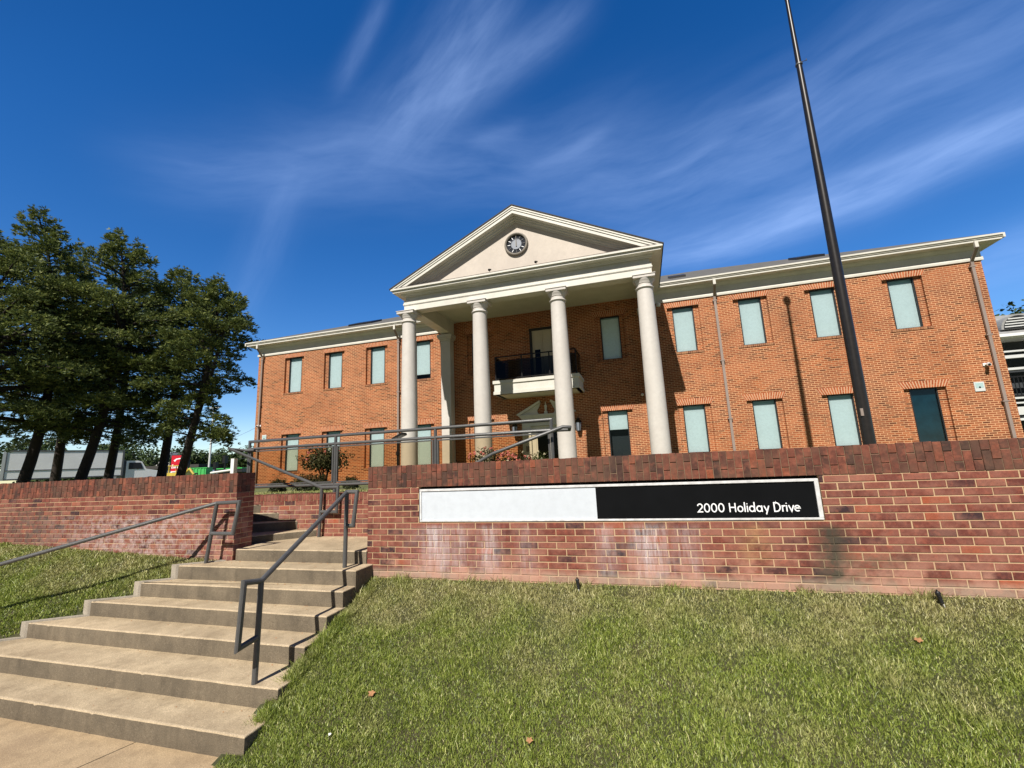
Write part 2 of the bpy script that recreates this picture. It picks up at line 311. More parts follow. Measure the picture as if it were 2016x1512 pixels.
def ground_mat(name, a, b, c3):
    m = bpy.data.materials.new(name); m.use_nodes = True; t = NT(m.node_tree)
    o = t.n('ShaderNodeOutputMaterial'); p = t.n('ShaderNodeBsdfPrincipled'); t.l(p.outputs[0], o.inputs[0]); p.inputs['Roughness'].default_value = 0.95
    pos = t.n('ShaderNodeNewGeometry').outputs['Position']
    c = t.mix(t.rng(t.noise(pos, 1.1, 6, 0.6), 0.42, 0.6), a, b); c = t.mix(t.rng(t.noise(pos, 45.0, 5, 0.7), 0.45, 0.7, 0, 0.7), c, c3)
    t.l(c, p.inputs['Base Color'])
    bb = t.n('ShaderNodeBump'); bb.inputs['Strength'].default_value = 0.8; bb.inputs['Distance'].default_value = 0.02
    t.l(t.noise(pos, 60.0, 5, 0.7), bb.inputs['Height']); t.l(bb.outputs[0], p.inputs['Normal'])
    return m


M['soil'] = ground_mat('turf_soil', (0.055, 0.060, 0.020), (0.075, 0.062, 0.030), (0.03, 0.028, 0.014))
M['turf'] = ground_mat('distant_turf', (0.10, 0.13, 0.035), (0.16, 0.15, 0.06), (0.06, 0.075, 0.025))


def grass_mat():
    m = bpy.data.materials.new('lawn_grass_blades'); m.use_nodes = True; t = NT(m.node_tree)
    o = t.n('ShaderNodeOutputMaterial'); p = t.n('ShaderNodeBsdfPrincipled'); p.inputs['Roughness'].default_value = 0.45; p.inputs['Specular IOR Level'].default_value = 0.45
    a = t.n('ShaderNodeAttribute', attribute_name='tint'); pos = t.n('ShaderNodeNewGeometry').outputs['Position']; X, Y, Z = t.xyz(pos)
    green = t.ramp(a.outputs['Fac'], [(0.0, (0.080, 0.115, 0.018)), (0.4, (0.225, 0.290, 0.045)), (0.8, (0.43, 0.48, 0.110)), (1.0, (0.72, 0.68, 0.33))])
    dry = t.ramp(a.outputs['Fac'], [(0.0, (0.14, 0.14, 0.045)), (0.4, (0.37, 0.36, 0.13)), (1.0, (0.76, 0.68, 0.38))])
    # the turf is thinner and drier near the wall
    d = t.m('ADD', t.rng(Y, 3.2, 4.6, -0.11, 0.15), t.noise(pos, 1.6, 5, 0.6))
    c = t.mix(t.rng(d, 0.46, 0.72), green, dry)
    t.l(c, p.inputs['Base Color'])
    tr = t.n('ShaderNodeBsdfTranslucent'); t.l(c, tr.inputs[0]); mx = t.n('ShaderNodeMixShader'); mx.inputs[0].default_value = 0.3
    t.l(p.outputs[0], mx.inputs[1]); t.l(tr.outputs[0], mx.inputs[2]); t.l(mx.outputs[0], o.inputs[0])
    return m


M['grass'] = grass_mat()


# ------------------------------------------------------------------ geometry helpers
class MB:
    def __init__(s): s.v = []; s.f = []; s.t = []; s.mi = []; s.rnd = 0.5; s.m = 0
    def add(s, vs, fs, tint=None):
        n = len(s.v); s.v.extend(vs)
        for f in fs:
            s.f.append(tuple(i + n for i in f)); s.t.append(s.rnd if tint is None else tint); s.mi.append(s.m)
        return s
    def box(s, x0, x1, y0, y1, z0, z1, tint=None):
        return s.add([(x0, y0, z0), (x1, y0, z0), (x1, y1, z0), (x0, y1, z0), (x0, y0, z1), (x1, y0, z1), (x1, y1, z1), (x0, y1, z1)],
                     [(0, 3, 2, 1), (4, 5, 6, 7), (0, 1, 5, 4), (1, 2, 6, 5), (2, 3, 7, 6), (3, 0, 4, 7)], tint)
    def bbox(s, x0, x1, y0, y1, z0, z1, b=0.006):
        """box with chamfered vertical + horizontal edges"""
        vs = []
        for (z, i) in ((z0, b), (z0 + b, 0), (z1 - b, 0), (z1, b)):
            vs += [(x0 + i, y0 + i, z), (x1 - i, y0 + i, z), (x1 - i, y1 - i, z), (x0 + i, y1 - i, z)]
        fs = [(3, 2, 1, 0), (12, 13, 14, 15)]
        for k in range(3):
            for j in range(4): fs.append((k * 4 + j, k * 4 + (j + 1) % 4, k * 4 + 4 + (j + 1) % 4, k * 4 + 4 + j))
        return s.add(vs, fs)
    def quad(s, *p, tint=None): return s.add(list(p), [tuple(range(len(p)))], tint)
    def prism(s, poly, z0, z1):
        n = len(poly); vs = [(x, y, z0) for x, y in poly] + [(x, y, z1) for x, y in poly]
        return s.add(vs, [tuple(range(n))[::-1], tuple(range(n, 2 * n))] + [(i, (i + 1) % n, n + (i + 1) % n, n + i) for i in range(n)])
    def xprism(s, prof, x0, x1):
        """profile of (y,z) points swept along x"""
        n = len(prof); vs = [(x0, y, z) for y, z in prof] + [(x1, y, z) for y, z in prof]
        return s.add(vs, [tuple(range(n)), tuple(range(n, 2 * n))[::-1]] + [(i, n + i, n + (i + 1) % n, (i + 1) % n) for i in range(n)])
    def yprism(s, prof, y0, y1):
        """profile of (x,z) points swept along y"""
        n = len(prof); vs = [(x, y0, z) for x, z in prof] + [(x, y1, z) for x, z in prof]
        return s.add(vs, [tuple(range(n))[::-1], tuple(range(n, 2 * n))] + [(i, (i + 1) % n, n + (i + 1) % n, n + i) for i in range(n)])
    def tube(s, pts, r, n=10, cap=True, closed=False):
        pts = [Vector(p) for p in pts]; k = len(pts); rs = r if isinstance(r, (list, tuple)) else [r] * k
        T = [(pts[min(i + 1, k - 1)] - pts[max(i - 1, 0)]) for i in range(k)]
        D = [(pts[i + 1] - pts[i]).normalized() for i in range(k - 1)]
        ref = Vector((0, 0, 1)) if abs(D[0].z) < 0.9 else Vector((0, 1, 0)); a = D[0].cross(ref).normalized(); vs = []
        for i in range(k):
            if i == 0: t = D[0]; sc = 1.0
            elif i == k - 1: t = D[-1]; sc = 1.0
            else:
                t = (D[i - 1] + D[i])
                t = t.normalized() if t.length > 1e-6 else D[i]; sc = 1.0 / max(0.5, t.dot(D[i]))
            if i > 0: a = (a - t * a.dot(t)); a = a.normalized() if a.length > 1e-6 else t.orthogonal().normalized()
            else: a = (a - t * a.dot(t)).normalized()
            b = t.cross(a).normalized()
            if 0 < i < k - 1:
                bend = (D[i] - D[i - 1]); bend = bend - t * bend.dot(t)
                bn = bend.normalized() if bend.length > 1e-6 else None
            else: bn = None
            for j in range(n):
                an = 2 * math.pi * j / n; off = (a * math.cos(an) + b * math.sin(an)) * rs[i]
                if bn is not None and sc > 1.001: off = off + bn * off.dot(bn) * (sc - 1)
                vs.append(tuple(pts[i] + off))
        fs = []
        for i in range(k - 1):
            for j in range(n): fs.append((i * n + j, i * n + (j + 1) % n, (i + 1) * n + (j + 1) % n, (i + 1) * n + j))
        if cap: fs += [tuple(range(n))[::-1], tuple(range((k - 1) * n, k * n))]
        return s.add(vs, fs)
    def lathe(s, c, prof, n=32, axis='z'):
        vs = []
        for r, z in prof:
            for j in range(n):
                a = 2 * math.pi * j / n; x, y = r * math.cos(a), r * math.sin(a)
                vs.append((c[0] + x, c[1] + y, c[2] + z) if axis == 'z' else (c[0] + x, c[1] + z, c[2] + y))
        k = len(prof); fs = []
        for i in range(k - 1):
            for j in range(n):
                q = (i * n + j, i * n + (j + 1) % n, (i + 1) * n + (j + 1) % n, (i + 1) * n + j); fs.append(q if axis == 'z' else q[::-1])
        fs += [tuple(range(n))[::-1], tuple(range((k - 1) * n, k * n))]
        return s.add(vs, fs)
    def build(s, name, material, parent=None, smooth=False):
        me = bpy.data.meshes.new(name); off = Vector((0, 0, 0))
        if parent is not None:
            q = parent
            while q is not None: off += q.location; q = q.parent
        v = np.array(s.v, dtype=np.float64) - np.array(off)
        me.from_pydata(v.tolist(), [], s.f)
        at = me.attributes.new('tint', 'FLOAT', 'FACE'); at.data.foreach_set('value', np.array(s.t, dtype=np.float32))
        mats = material if isinstance(material, (list, tuple)) else [material]
        for mm in mats: me.materials.append(M[mm])
        if len(mats) > 1: me.polygons.foreach_set('material_index', np.array(s.mi, dtype=np.int32))
        if smooth: me.polygons.foreach_set('use_smooth', np.ones(len(s.f), dtype=bool))
        me.update(); o = bpy.data.objects.new(name, me); scene.collection.objects.link(o)
        if smooth == 'auto':
            try: me.set_sharp_from_angle(angle=R(35))
            except Exception: pass
        if parent is not None: o.parent = parent
        return o


def big_mesh(name, verts, faces4, tint, material, parent=None, nside=4):
    """fast numpy mesh of separate quads / tris"""
    me = bpy.data.meshes.new(name); nf = len(faces4)
    off = Vector((0, 0, 0)); q = parent
    while q is not None: off += q.location; q = q.parent
    verts = np.asarray(verts, dtype=np.float32) - np.array(off, dtype=np.float32)
    me.vertices.add(len(verts)); me.vertices.foreach_set('co', verts.ravel())
    me.loops.add(nf * nside); me.loops.foreach_set('vertex_index', np.asarray(faces4, dtype=np.int32).ravel())
    me.polygons.add(nf); me.polygons.foreach_set('loop_start', np.arange(0, nf * nside, nside, dtype=np.int32))
    try: me.polygons.foreach_set('loop_total', np.full(nf, nside, dtype=np.int32))
    except Exception: pass
    at = me.attributes.new('tint', 'FLOAT', 'FACE'); at.data.foreach_set('value', np.asarray(tint, dtype=np.float32))
    me.materials.append(M[material]); me.update(calc_edges=True); me.validate()
    o = bpy.data.objects.new(name, me); scene.collection.objects.link(o)
    if parent is not None: o.parent = parent
    return o


def tag(o, label=None, cat=None, group=None, kind=None):
    if label: o['label'] = label
    if cat: o['category'] = cat
    if group: o['group'] = group
    if kind: o['kind'] = kind
    return o


def thing(name, loc, label, cat, group=None):
    o = bpy.data.objects.new(name, None); scene.collection.objects.link(o); o.location = loc; o.empty_display_size = 0.2
    bpy.context.view_layer.update()
    return tag(o, label, cat, group)


def copy_tree(o, parent=None):
    c = o.copy(); scene.collection.objects.link(c)
    if parent is not None: c.parent = parent
    for ch in list(o.children): copy_tree(ch, c)
    return c


rng = random.Random(7)
YW = 4.778            # front face of the two retaining walls
ZT, ZC, HC = 0.022, -0.241, 0.0677

# ------------------------------------------------------------------ setting: terrain
def ground_quad(name, pts, m, label=None):
    b = MB()
    for q in pts: b.quad(*q)
    o = b.build(name, m); tag(o, kind='structure'); return o


up = MB()
def strip(x0, x1, y0, y1, z00, z01):
    up.quad((x0, y0, z00), (x1, y0, z00), (x1, y1, z01), (x0, y1, z01))
strip(-3.10, 400, 5.0, 17.3, -0.40, -0.62)
strip(-300, -7.7, 5.0, 17.3, -0.40, -0.62)
strip(-7.7, -3.10, 6.02, 17.3, -0.40, -0.62)
strip(-300, 400, 17.3, 90, -0.62, -0.9)
strip(-700, 700, 90, 900, -0.9, 6.0)
strip(-700, -300, -300, 90, -0.5, -0.9)
up.build('ground', 'turf')['kind'] = 'structure'

ZS = -2.086            # sidewalk level
b = MB(); b.quad((-60, -60, ZS - .012), (60, -60, ZS - .012), (60, 3.0, ZS - .012), (-60, 3.0, ZS - .012)); b.build('road', 'asphalt')['kind'] = 'structure'
sw = MB()
jx = [-14.9, -13.1, -11.3, -9.5, -7.7, -5.95, -4.115, -2.3, -0.5, 1.3, 3.1]
for i in range(len(jx) - 1):      # slabs with open joints between them
    sk = 0.30 * 0.3
    x0, x1 = jx[i] + 0.006, jx[i + 1] - 0.006
    for (y0, y1) in ((1.2, 2.96),):
        sw.prism([(x0 - (2.96 - y0) * 0.30, y0), (x1 - (2.96 - y0) * 0.30, y0), (x1, y1), (x0, y1)], ZS - 0.1, ZS)
sw.build('sidewalk', 'sidewalk')['kind'] = 'structure'


def lawn_z(x, y):
    top = -1.262 if x > -4 else -1.262 + min(1.0, (-x - 5.0) / 5.0) * 0.20 + (0.12 if x < -5 else 0)
    z = top - 0.43 * (4.78 - y)
    e = 0.035 * math.sin(1.7 * x + 0.6) * math.sin(2.3 * y) + 0.02 * math.sin(4.1 * x + 2.0 * y)
    k = min(1.0, max(0.0, (4.78 - y) / 0.5))
    z += e * k
    if x < -5:
        EP = [(2.6, -2.2), (3.268, -1.924), (3.668, -1.762), (3.985, -1.600), (4.243, -1.438), (4.452, -1.276), (4.78, -1.10)]
        ez = EP[0][1] if y <= EP[0][0] else EP[-1][1]
        for (a, za), (c, zc) in zip(EP, EP[1:]):
            if a < y <= c: ez = za + (zc - za) * (y - a) / (c - a)
        w_ = math.exp(-max(0.0, left_edge(y) - 0.08 - x) / 0.28)
        z = z * (1 - w_) + min(z, ez + 0.01) * w_
    lo = -2.14
    if z < lo + 0.1: z = lo + 0.1 * math.exp((z - lo - 0.1) / 0.1)
    return z


# flights: nosing depth, level, left end (flares outward towards the bottom), right end
NOS = [(2.925, -1.924, -8.12, -3.03), (3.268, -1.762, -7.64, -3.07), (3.668, -1.600, -7.06, -3.165), (3.985, -1.438, -6.58, -3.185), (4.243, -1.276, -6.15, -3.195), (4.452, -1.114, -5.83, -3.19)]


def left_edge(y):
    pts = [(n[0], n[2]) for n in NOS]
    if y <= pts[0][0]: return pts[0][1] + (y - pts[0][0]) * 1.4
    for (a, xa), (c, xc) in zip(pts, pts[1:]):
        if y <= c: return xa + (xc - xa) * (y - a) / (c - a)
    return pts[-1][1] + (y - pts[-1][0]) * 1.45


def grid_patch(name, xa, xb, y0, y1, nx, ny, m):
    b = MB(); vs = []
    for j in range(ny + 1):
        y = y0 + (y1 - y0) * j / ny; xl = xa(y) if callable(xa) else xa; xr = xb(y) if callable(xb) else xb
        for i in range(nx + 1):
            x = xl + (xr - xl) * i / nx; vs.append((x, y, lawn_z(x, y)))
    fs = [(j * (nx + 1) + i, j * (nx + 1) + i + 1, (j + 1) * (nx + 1) + i + 1, (j + 1) * (nx + 1) + i) for j in range(ny) for i in range(nx)]
    b.add(vs, fs); o = b.build(name, m, smooth=True); o['kind'] = 'structure'; return o


grid_patch('lawn', lambda y: -3.24, 9.0, 2.2, 4.84, 60, 26, 'soil')
grid_patch('lawn', -24.0, lambda y: left_edge(y) - 0.06, 2.2, 4.84, 80, 26, 'soil')


def blades(name, n, xa, xb, y0, y1, seed, hmin=0.014, hmax=0.040, wid=0.0025, keep=None, label=None, zf=lawn_z):
    r = np.random.default_rng(seed)
    y = r.uniform(y0, y1, n); u = r.uniform(0, 1, n)
    xl = np.array([xa(v) for v in y]) if callable(xa) else np.full(n, xa); xr = np.full(n, xb) if not callable(xb) else np.array([xb(v) for v in y])
    x = xl + (xr - xl) * u
    if keep is not None:
        k = keep(x, y); x = x[k]; y = y[k]; n = len(x)
    cl = np.sin(x * 9.1 + 1.3 * np.sin(y * 7.0)) * np.sin(y * 11.3 + 0.8 * np.sin(x * 5.0))
    h = r.uniform(hmin, hmax, n) * (1.0 + 0.35 * cl); tall = r.random(n) < 0.015; h[tall] *= 1.9
    z = np.array([zf(a, c) for a, c in zip(x, y)]) - 0.004
    an = r.uniform(0, 2 * np.pi, n); lean = r.uniform(0.15, 1.25, n) * h; ld = an + r.uniform(-1, 1, n) + np.pi / 2
    wx, wy = np.cos(an) * wid * r.uniform(0.6, 1.4, n), np.sin(an) * wid * r.uniform(0.6, 1.4, n)
    lx, ly = np.cos(ld) * lean, np.sin(ld) * lean
    V = np.zeros((n, 5, 3), dtype=np.float32)
    V[:, 0] = np.stack([x - wx, y - wy, z], 1); V[:, 1] = np.stack([x + wx, y + wy, z], 1)
    V[:, 2] = np.stack([x + lx * .35 + wx * .8, y + ly * .35 + wy * .8, z + h * .62], 1); V[:, 3] = np.stack([x + lx * .35 - wx * .8, y + ly * .35 - wy * .8, z + h * .62], 1)
    V[:, 4] = np.stack([x + lx, y + ly, z + h], 1)
    base = (np.arange(n) * 5)[:, None]
    F = np.concatenate([base + np.array([[0, 1, 2]]), base + np.array([[0, 2, 3]]), base + np.array([[3, 2, 4]])], 1).reshape(-1, 3)
    tt = np.clip(r.normal(0.45, 0.24, n) + cl * 0.06, 0, 1); T = np.repeat(tt, 3)
    o = big_mesh(name, V.reshape(-1, 3), F, T, 'grass', nside=3); tag(o, label, 'grass', kind='stuff'); return o


def thin(x, y): # leave more bare thatch beside the wall
    r = np.random.default_rng(3); return r.random(len(x)) < np.where(y > 4.62, 0.75, 1.0)


blades('grass', 300000, -3.19, 3.6, 2.75, 4.77, 11, keep=thin, label='sunlit green lawn grass on the slope right of the steps, below the sign')
blades('grass', 85000, -11.5, lambda y: left_edge(y) - 0.11, 3.05, 4.77, 12, hmin=0.022, hmax=0.05, wid=0.0042, label='green lawn grass on the slope left of the steps, under the left brick wall')
# uncut tufts against wall foot and step side
blades('grass', 2600, -3.15, 3.6, 4.70, 4.775, 13, hmin=0.05, hmax=0.10, keep=lambda x, y: (np.sin(x * 6.3) + np.sin(x * 15.1)) > 0.7, label='long uncut grass blades along the foot of the wall under the sign')
blades('grass', 6500, -3.165, -3.03, 2.95, 4.72, 14, hmin=0.035, hmax=0.085, label='long dark grass blades hugging the right side of the concrete steps')
blades('grass', 14000, -9.5, -4.9, 6.3, 8.0, 15, hmin=0.02, hmax=0.05, wid=0.005, label='grass strip behind the low planter wall, under the railing', zf=lambda x, y: -0.40 - 0.22 * (y - 6.02) / 11.3)

# ------------------------------------------------------------------ brick laying
def lay(bm_, x0, x1, zt, rows, y, hole=None, L=0.2032, H=HC, j=0.0105, ph=0.0, axis='x', x_at=None, sgn=-1, seed=1):
    """courses of bevelled bricks standing ~6 mm proud of the mortar plane"""
    r = random.Random(seed)
    for k in range(rows):
        z1 = zt - k * H - j / 2; z0 = zt - (k + 1) * H + j / 2
        off = (0.5 if k % 2 else 0.0) * L + ph; n0 = math.floor((x0 - off) / L) - 1; n1 = math.ceil((x1 - off) / L) + 1
        for i in range(n0, n1):
            a = off + i * L + j / 2; c = off + (i + 1) * L - j / 2
            segs = [(max(a, x0), min(c, x1))]
            if hole and z1 > hole[2] + 0.01 and z0 < hole[3]:
                ns = []
                for (p, q) in segs:
                    if q <= hole[0] or p >= hole[1]: ns.append((p, q))
                    else:
                        if p < hole[0]: ns.append((p, hole[0]))
                        if q > hole[1]: ns.append((hole[1], q))
                segs = ns
            for (p, q) in segs:
                if q - p < 0.02: continue
                t = r.random(); d = 0.0055 + r.uniform(-0.0015, 0.002); e = 0.0035
                J = lambda s_=0.0012: r.uniform(-s_, s_)
                za, zb = z0 + J(), z1 + J(); pa, pb = p + J(), q + J()
                o4 = [(pa, za), (pb, za), (pb, zb), (pa, zb)]; tl = J(0.0010)
                i4 = [(pa + e + J(.001), za + e + J(.001)), (pb - e + J(.001), za + e + J(.001)), (pb - e + J(.001), zb - e + J(.001)), (pa + e + J(.001), zb - e + J(.001))]
                vs = [(u, 0.004, v) for u, v in o4] + [(u, -(d - 0.0018), v) for u, v in o4] + [(u, -(d + (tl if n < 2 else -tl)), v) for n, (u, v) in enumerate(i4)]
                if axis == 'x': vs = [(u, y + dd, v) for u, dd, v in vs]
                else: vs = [(x_at - sgn * dd * 1.0, u, v) for u, dd, v in vs]
                fs = [(8, 9, 10, 11)] + [(m, (m + 1) % 4, 4 + (m + 1) % 4, 4 + m) for m in range(4)] + [(4 + m, 4 + (m + 1) % 4, 8 + (m + 1) % 4, 8 + m) for m in range(4)]
                bm_.add(vs, fs, t)


def cap(bm_, x0, x1, y0, y1, seed=5):
    """on-end cap bricks, long and short pieces alternating from column to column"""
    r = random.Random(seed); n = int(round((x1 - x0) / 0.0665)); wdt = (x1 - x0) / n; H = ZT - ZC
    for i in range(n):
        a = x0 + i * wdt + 0.0022; c = x0 + (i + 1) * wdt - 0.0022
        cut = ZT - H * (0.35 if i % 2 else 0.67) + r.uniform(-0.006, 0.006)
        top = ZT + r.uniform(-0.005, 0.002)
        for (za, zb) in ((ZC + 0.002, cut - 0.0035), (cut + 0.0035, top)):
            bm_.rnd = r.random(); yy = y0 - 0.006 + r.uniform(-0.003, 0.003)
            e = 0.0028; j = lambda: r.uniform(-0.0012, 0.0012)
            vs = [(a + j(), y0 + 0.006, za), (c + j(), y0 + 0.006, za), (c + j(), y0 + 0.006, zb), (a + j(), y0 + 0.006, zb),
                  (a, yy + e, za), (c, yy + e, za), (c, yy + e, zb), (a, yy + e, zb),
                  (a + e + j(), yy, za + e), (c - e + j(), yy, za + e), (c - e + j(), yy, zb - e), (a + e + j(), yy, zb - e)]
            fs = [(8, 9, 10, 11)] + [(m, (m + 1) % 4, 4 + (m + 1) % 4, 4 + m) for m in range(4)] + [(4 + m, 4 + (m + 1) % 4, 8 + (m + 1) % 4, 8 + m) for m in range(4)]
            bm_.add(vs, fs)
        bm_.rnd = r.random(); bm_.box(a, c, y0 + 0.004, y1 + 0.004, ZT - 0.03, ZT - 0.004 + r.uniform(-0.002, 0.002))


SGN = (-2.580, 1.545, -0.6480, -0.241)        # sign opening
TH = 0.28
rw = thing('brick_wall', (0, YW, -1.3), 'dark red brick retaining wall right of the steps, holding the long address sign', 'wall')
c = MB(); c.rnd = .5
c.box(-3.262, SGN[0], YW, YW + TH, -1.5, ZC); c.box(SGN[1], 8.5, YW, YW + TH, -1.5, ZC); c.box(SGN[0], SGN[1], YW, YW + TH, -1.5, SGN[2]); c.box(SGN[0], SGN[1], YW + 0.06, YW + TH, SGN[2], SGN[3])
c.build('mortar_joints', 'mortar', rw)
c = MB(); c.box(-3.262, 8.5, YW + 0.002, YW + TH, ZC + 0.001, ZT - 0.012); c.build('cap_mortar', 'capmortar', rw)
c = MB(); lay(c, -3.268, 8.5, ZC, 16, YW, hole=SGN, ph=-3.094 + 0.1016 * 0, seed=21)
lay(c, YW + 0.002, YW + TH, ZC, 16, 0, axis='y', x_at=-3.262, sgn=-1, ph=YW, seed=22); c.build('brick_courses', 'brickreal', rw)
c = MB(); cap(c, -3.272, 8.5, YW, YW + TH, 31); c.build('cap_course', 'capbrick', rw)
c = MB(); c.box(-3.262, 8.5, YW + TH, YW + TH + 0.01, -1.4, ZT - 0.02); c.box(-3.262, -3.05, YW + TH, 5.80, -1.2, -0.345); c.build('rear_face', 'wallbrick', rw)

lw = thing('brick_wall', (-9, YW, -1.2), 'dark red brick retaining wall left of the steps, with lime-bleached courses and pines behind', 'wall')
LX = -5.325
c = MB(); c.box(-24, LX, YW, YW + TH, -1.5, ZC); c.build('mortar_joints', 'mortar', lw)
c = MB(); c.box(-24, LX, YW + 0.002, YW + TH, ZC + 0.001, ZT - 0.012); c.build('cap_mortar', 'capmortar', lw)
c = MB(); lay(c, -15.5, LX + 0.006, ZC, 15, YW, ph=0.06, seed=23)
lay(c, YW + 0.002, YW + TH, ZC, 16, 0, axis='y', x_at=LX, sgn=1, ph=YW, seed=24)
c.build('brick_courses', 'brickreal', lw)
c = MB(); cap(c, -15.5, LX + 0.006, YW, YW + TH, 32)
r_ = random.Random(9)
for i in range(4):
    y0 = YW + 0.004 + i * 0.0685; c.rnd = r_.random(); c.box(LX - 0.01, LX + 0.006, y0, y0 + 0.063, ZC + 0.003, ZC + 0.172 if i % 2 else ZC + 0.085)
    c.rnd = r_.random(); c.box(LX - 0.01, LX + 0.006, y0, y0 + 0.063, ZC + (0.179 if i % 2 else 0.092), ZT - 0.003)
c.build('cap_course', 'capbrick', lw)
c = MB(); c.box(-24, LX, YW + TH, YW + TH + 0.01, -1.2, ZT - 0.02); c.box(-24, -15.5, YW - 0.006, YW, -1.4, ZT - 0.01); c.build('rear_face', 'wallbrick', lw)

# low planter wall behind the landing
YI = 5.770
iw = thing('brick_wall', (-5.5, YI, -0.97), 'low reddish brick planter wall at the back of the stair landing, under the pipe railing', 'wall')
c = MB(); c.rnd = .5; c.box(-9.5, -3.05, YI, YI + 0.24, -1.15, -0.352); c.build('mortar_joints', 'mortar', iw)
c = MB(); ZI = -0.345
lay(c, -7.4, -3.25, ZI - 0.10, 10, YI, ph=0.03, seed=25)
for i in range(int(4.3 / 0.068)):
    x = -7.5 + i * 0.068; c.rnd = 0.15 + 0.8 * r_.random(); c.box(x + 0.005, x + 0.063, YI - 0.007, YI + 0.246, ZI - 0.098, ZI + r_.uniform(-0.003, 0.002))
c.build('brick_courses', 'brickreal', iw)

# ------------------------------------------------------------------ steps
def offset_poly(P, d):
    n = len(P); Q = []
    for i in range(n):
        a, b_, c_ = Vector(P[i - 1]), Vector(P[i]), Vector(P[(i + 1) % n])
        e1 = (b_ - a).normalized(); e2 = (c_ - b_).normalized(); n1 = Vector((-e1.y, e1.x)); n2 = Vector((-e2.y, e2.x)); m_ = n1 + n2
        if m_.length < 1e-6: m_ = n1
        m_.normalize(); Q.append(tuple(b_ + m_ * (d / max(0.4, m_.dot(n1)))))
    return Q


def slab(b, poly, z0, z1, bev=0.011, seed=0, wob=0.0016, step=0.03):
    """ccw plan polygon; worn rounded upper edge, slightly uneven sides. slots: 0 tread 1 riser 2 nosing"""
    r = random.Random(seed); P = []
    n = len(poly)
    for i in range(n):
        a, c_ = Vector(poly[i]), Vector(poly[(i + 1) % n]); k = max(1, int((c_ - a).length / step))
        for j in range(k): P.append(tuple(a + (c_ - a) * j / k))
    ph = r.uniform(0, 6)
    W = []; a_ = 0.0
    for i in range(len(P)): a_ = a_ * 0.8 + r.uniform(-1, 1) * 0.7; W.append(wob * a_ - (r.uniform(.004, .009) if r.random() < .012 else 0))
    P0 = P; rings = []
    for dz, ins in ((None, 0.0), (bev * 1.0, 0.0), (bev * 0.35, bev * 0.3), (0.0, bev * 1.0), (0.0, bev * 1.9)):
        Q = offset_poly(P0, ins)
        z = z0 if dz is None else z1 - dz
        last = ins > bev * 1.5
        rings.append([(q[0], q[1] + (0 if last else w_ * (0.4 if dz is None else 1)), z + (0 if dz is None or last else 0.4 * w_)) for q, w_ in zip(Q, W)])
    N = len(P); vs = [v for rr in rings for v in rr]
    for k in range(4):
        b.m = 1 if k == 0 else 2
        b.add([], [])
        base = [tuple((k * N + i, k * N + (i + 1) % N, (k + 1) * N + (i + 1) % N, (k + 1) * N + i)) for i in range(N)]
        if k == 0: n0 = len(b.v); b.v.extend(vs)
        for f in base: b.f.append(tuple(i + n0 for i in f)); b.t.append(0.5); b.mi.append(b.m)
    b.f.append(tuple(n0 + 4 * N + i for i in range(N))); b.t.append(0.5); b.mi.append(0); b.m = 0


st = thing('concrete_steps', (-4.6, 2.925, ZS), 'worn tan concrete steps rising from the sidewalk to the gap between the brick walls', 'steps')
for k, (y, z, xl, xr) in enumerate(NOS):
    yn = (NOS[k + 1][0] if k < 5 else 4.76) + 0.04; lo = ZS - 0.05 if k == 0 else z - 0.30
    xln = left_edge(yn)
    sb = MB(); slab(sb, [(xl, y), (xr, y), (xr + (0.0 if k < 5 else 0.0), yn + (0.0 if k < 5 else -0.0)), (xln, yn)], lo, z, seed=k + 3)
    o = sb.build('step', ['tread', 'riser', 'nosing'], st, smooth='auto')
# top corner of the sixth step runs in front of the wall end
sb = MB(); slab(sb, [(-5.255, 4.765), (-3.274, 4.765), (-3.274, 5.765), (-5.33, 5.765), (-5.33, 5.065), (-5.255, 5.065)], -1.3, -0.967, seed=41, step=0.06)
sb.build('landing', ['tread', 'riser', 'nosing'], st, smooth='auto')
gb = MB(); r_ = random.Random(88)
for i in range(150):
    k = r_.randrange(6); y, z, xl, xr = NOS[k]; yn = (NOS[k + 1][0] if k < 5 else 4.76)
    x = r_.uniform(max(xl, -7.0) + .1, xr - .05); yy = yn - abs(r_.gauss(0, .05)) - .012 if r_.random() < .7 else r_.uniform(y + .04, yn - .02)
    s_ = r_.uniform(.003, .010); a_ = r_.uniform(0, 6.28); gb.rnd = r_.random()
    gb.add([(x + s_ * math.cos(a_ + q), yy + s_ * .6 * math.sin(a_ + q), z + .0012 + (s_ * .5 if j % 2 else 0)) for j, q in enumerate((0, 1.3, 2.5, 3.6, 5.1))], [(0, 1, 2, 3, 4)])
tag(gb.build('grit', 'deadleaf'), 'scattered grit and leaf crumbs on the concrete treads', 'grit', kind='stuff')
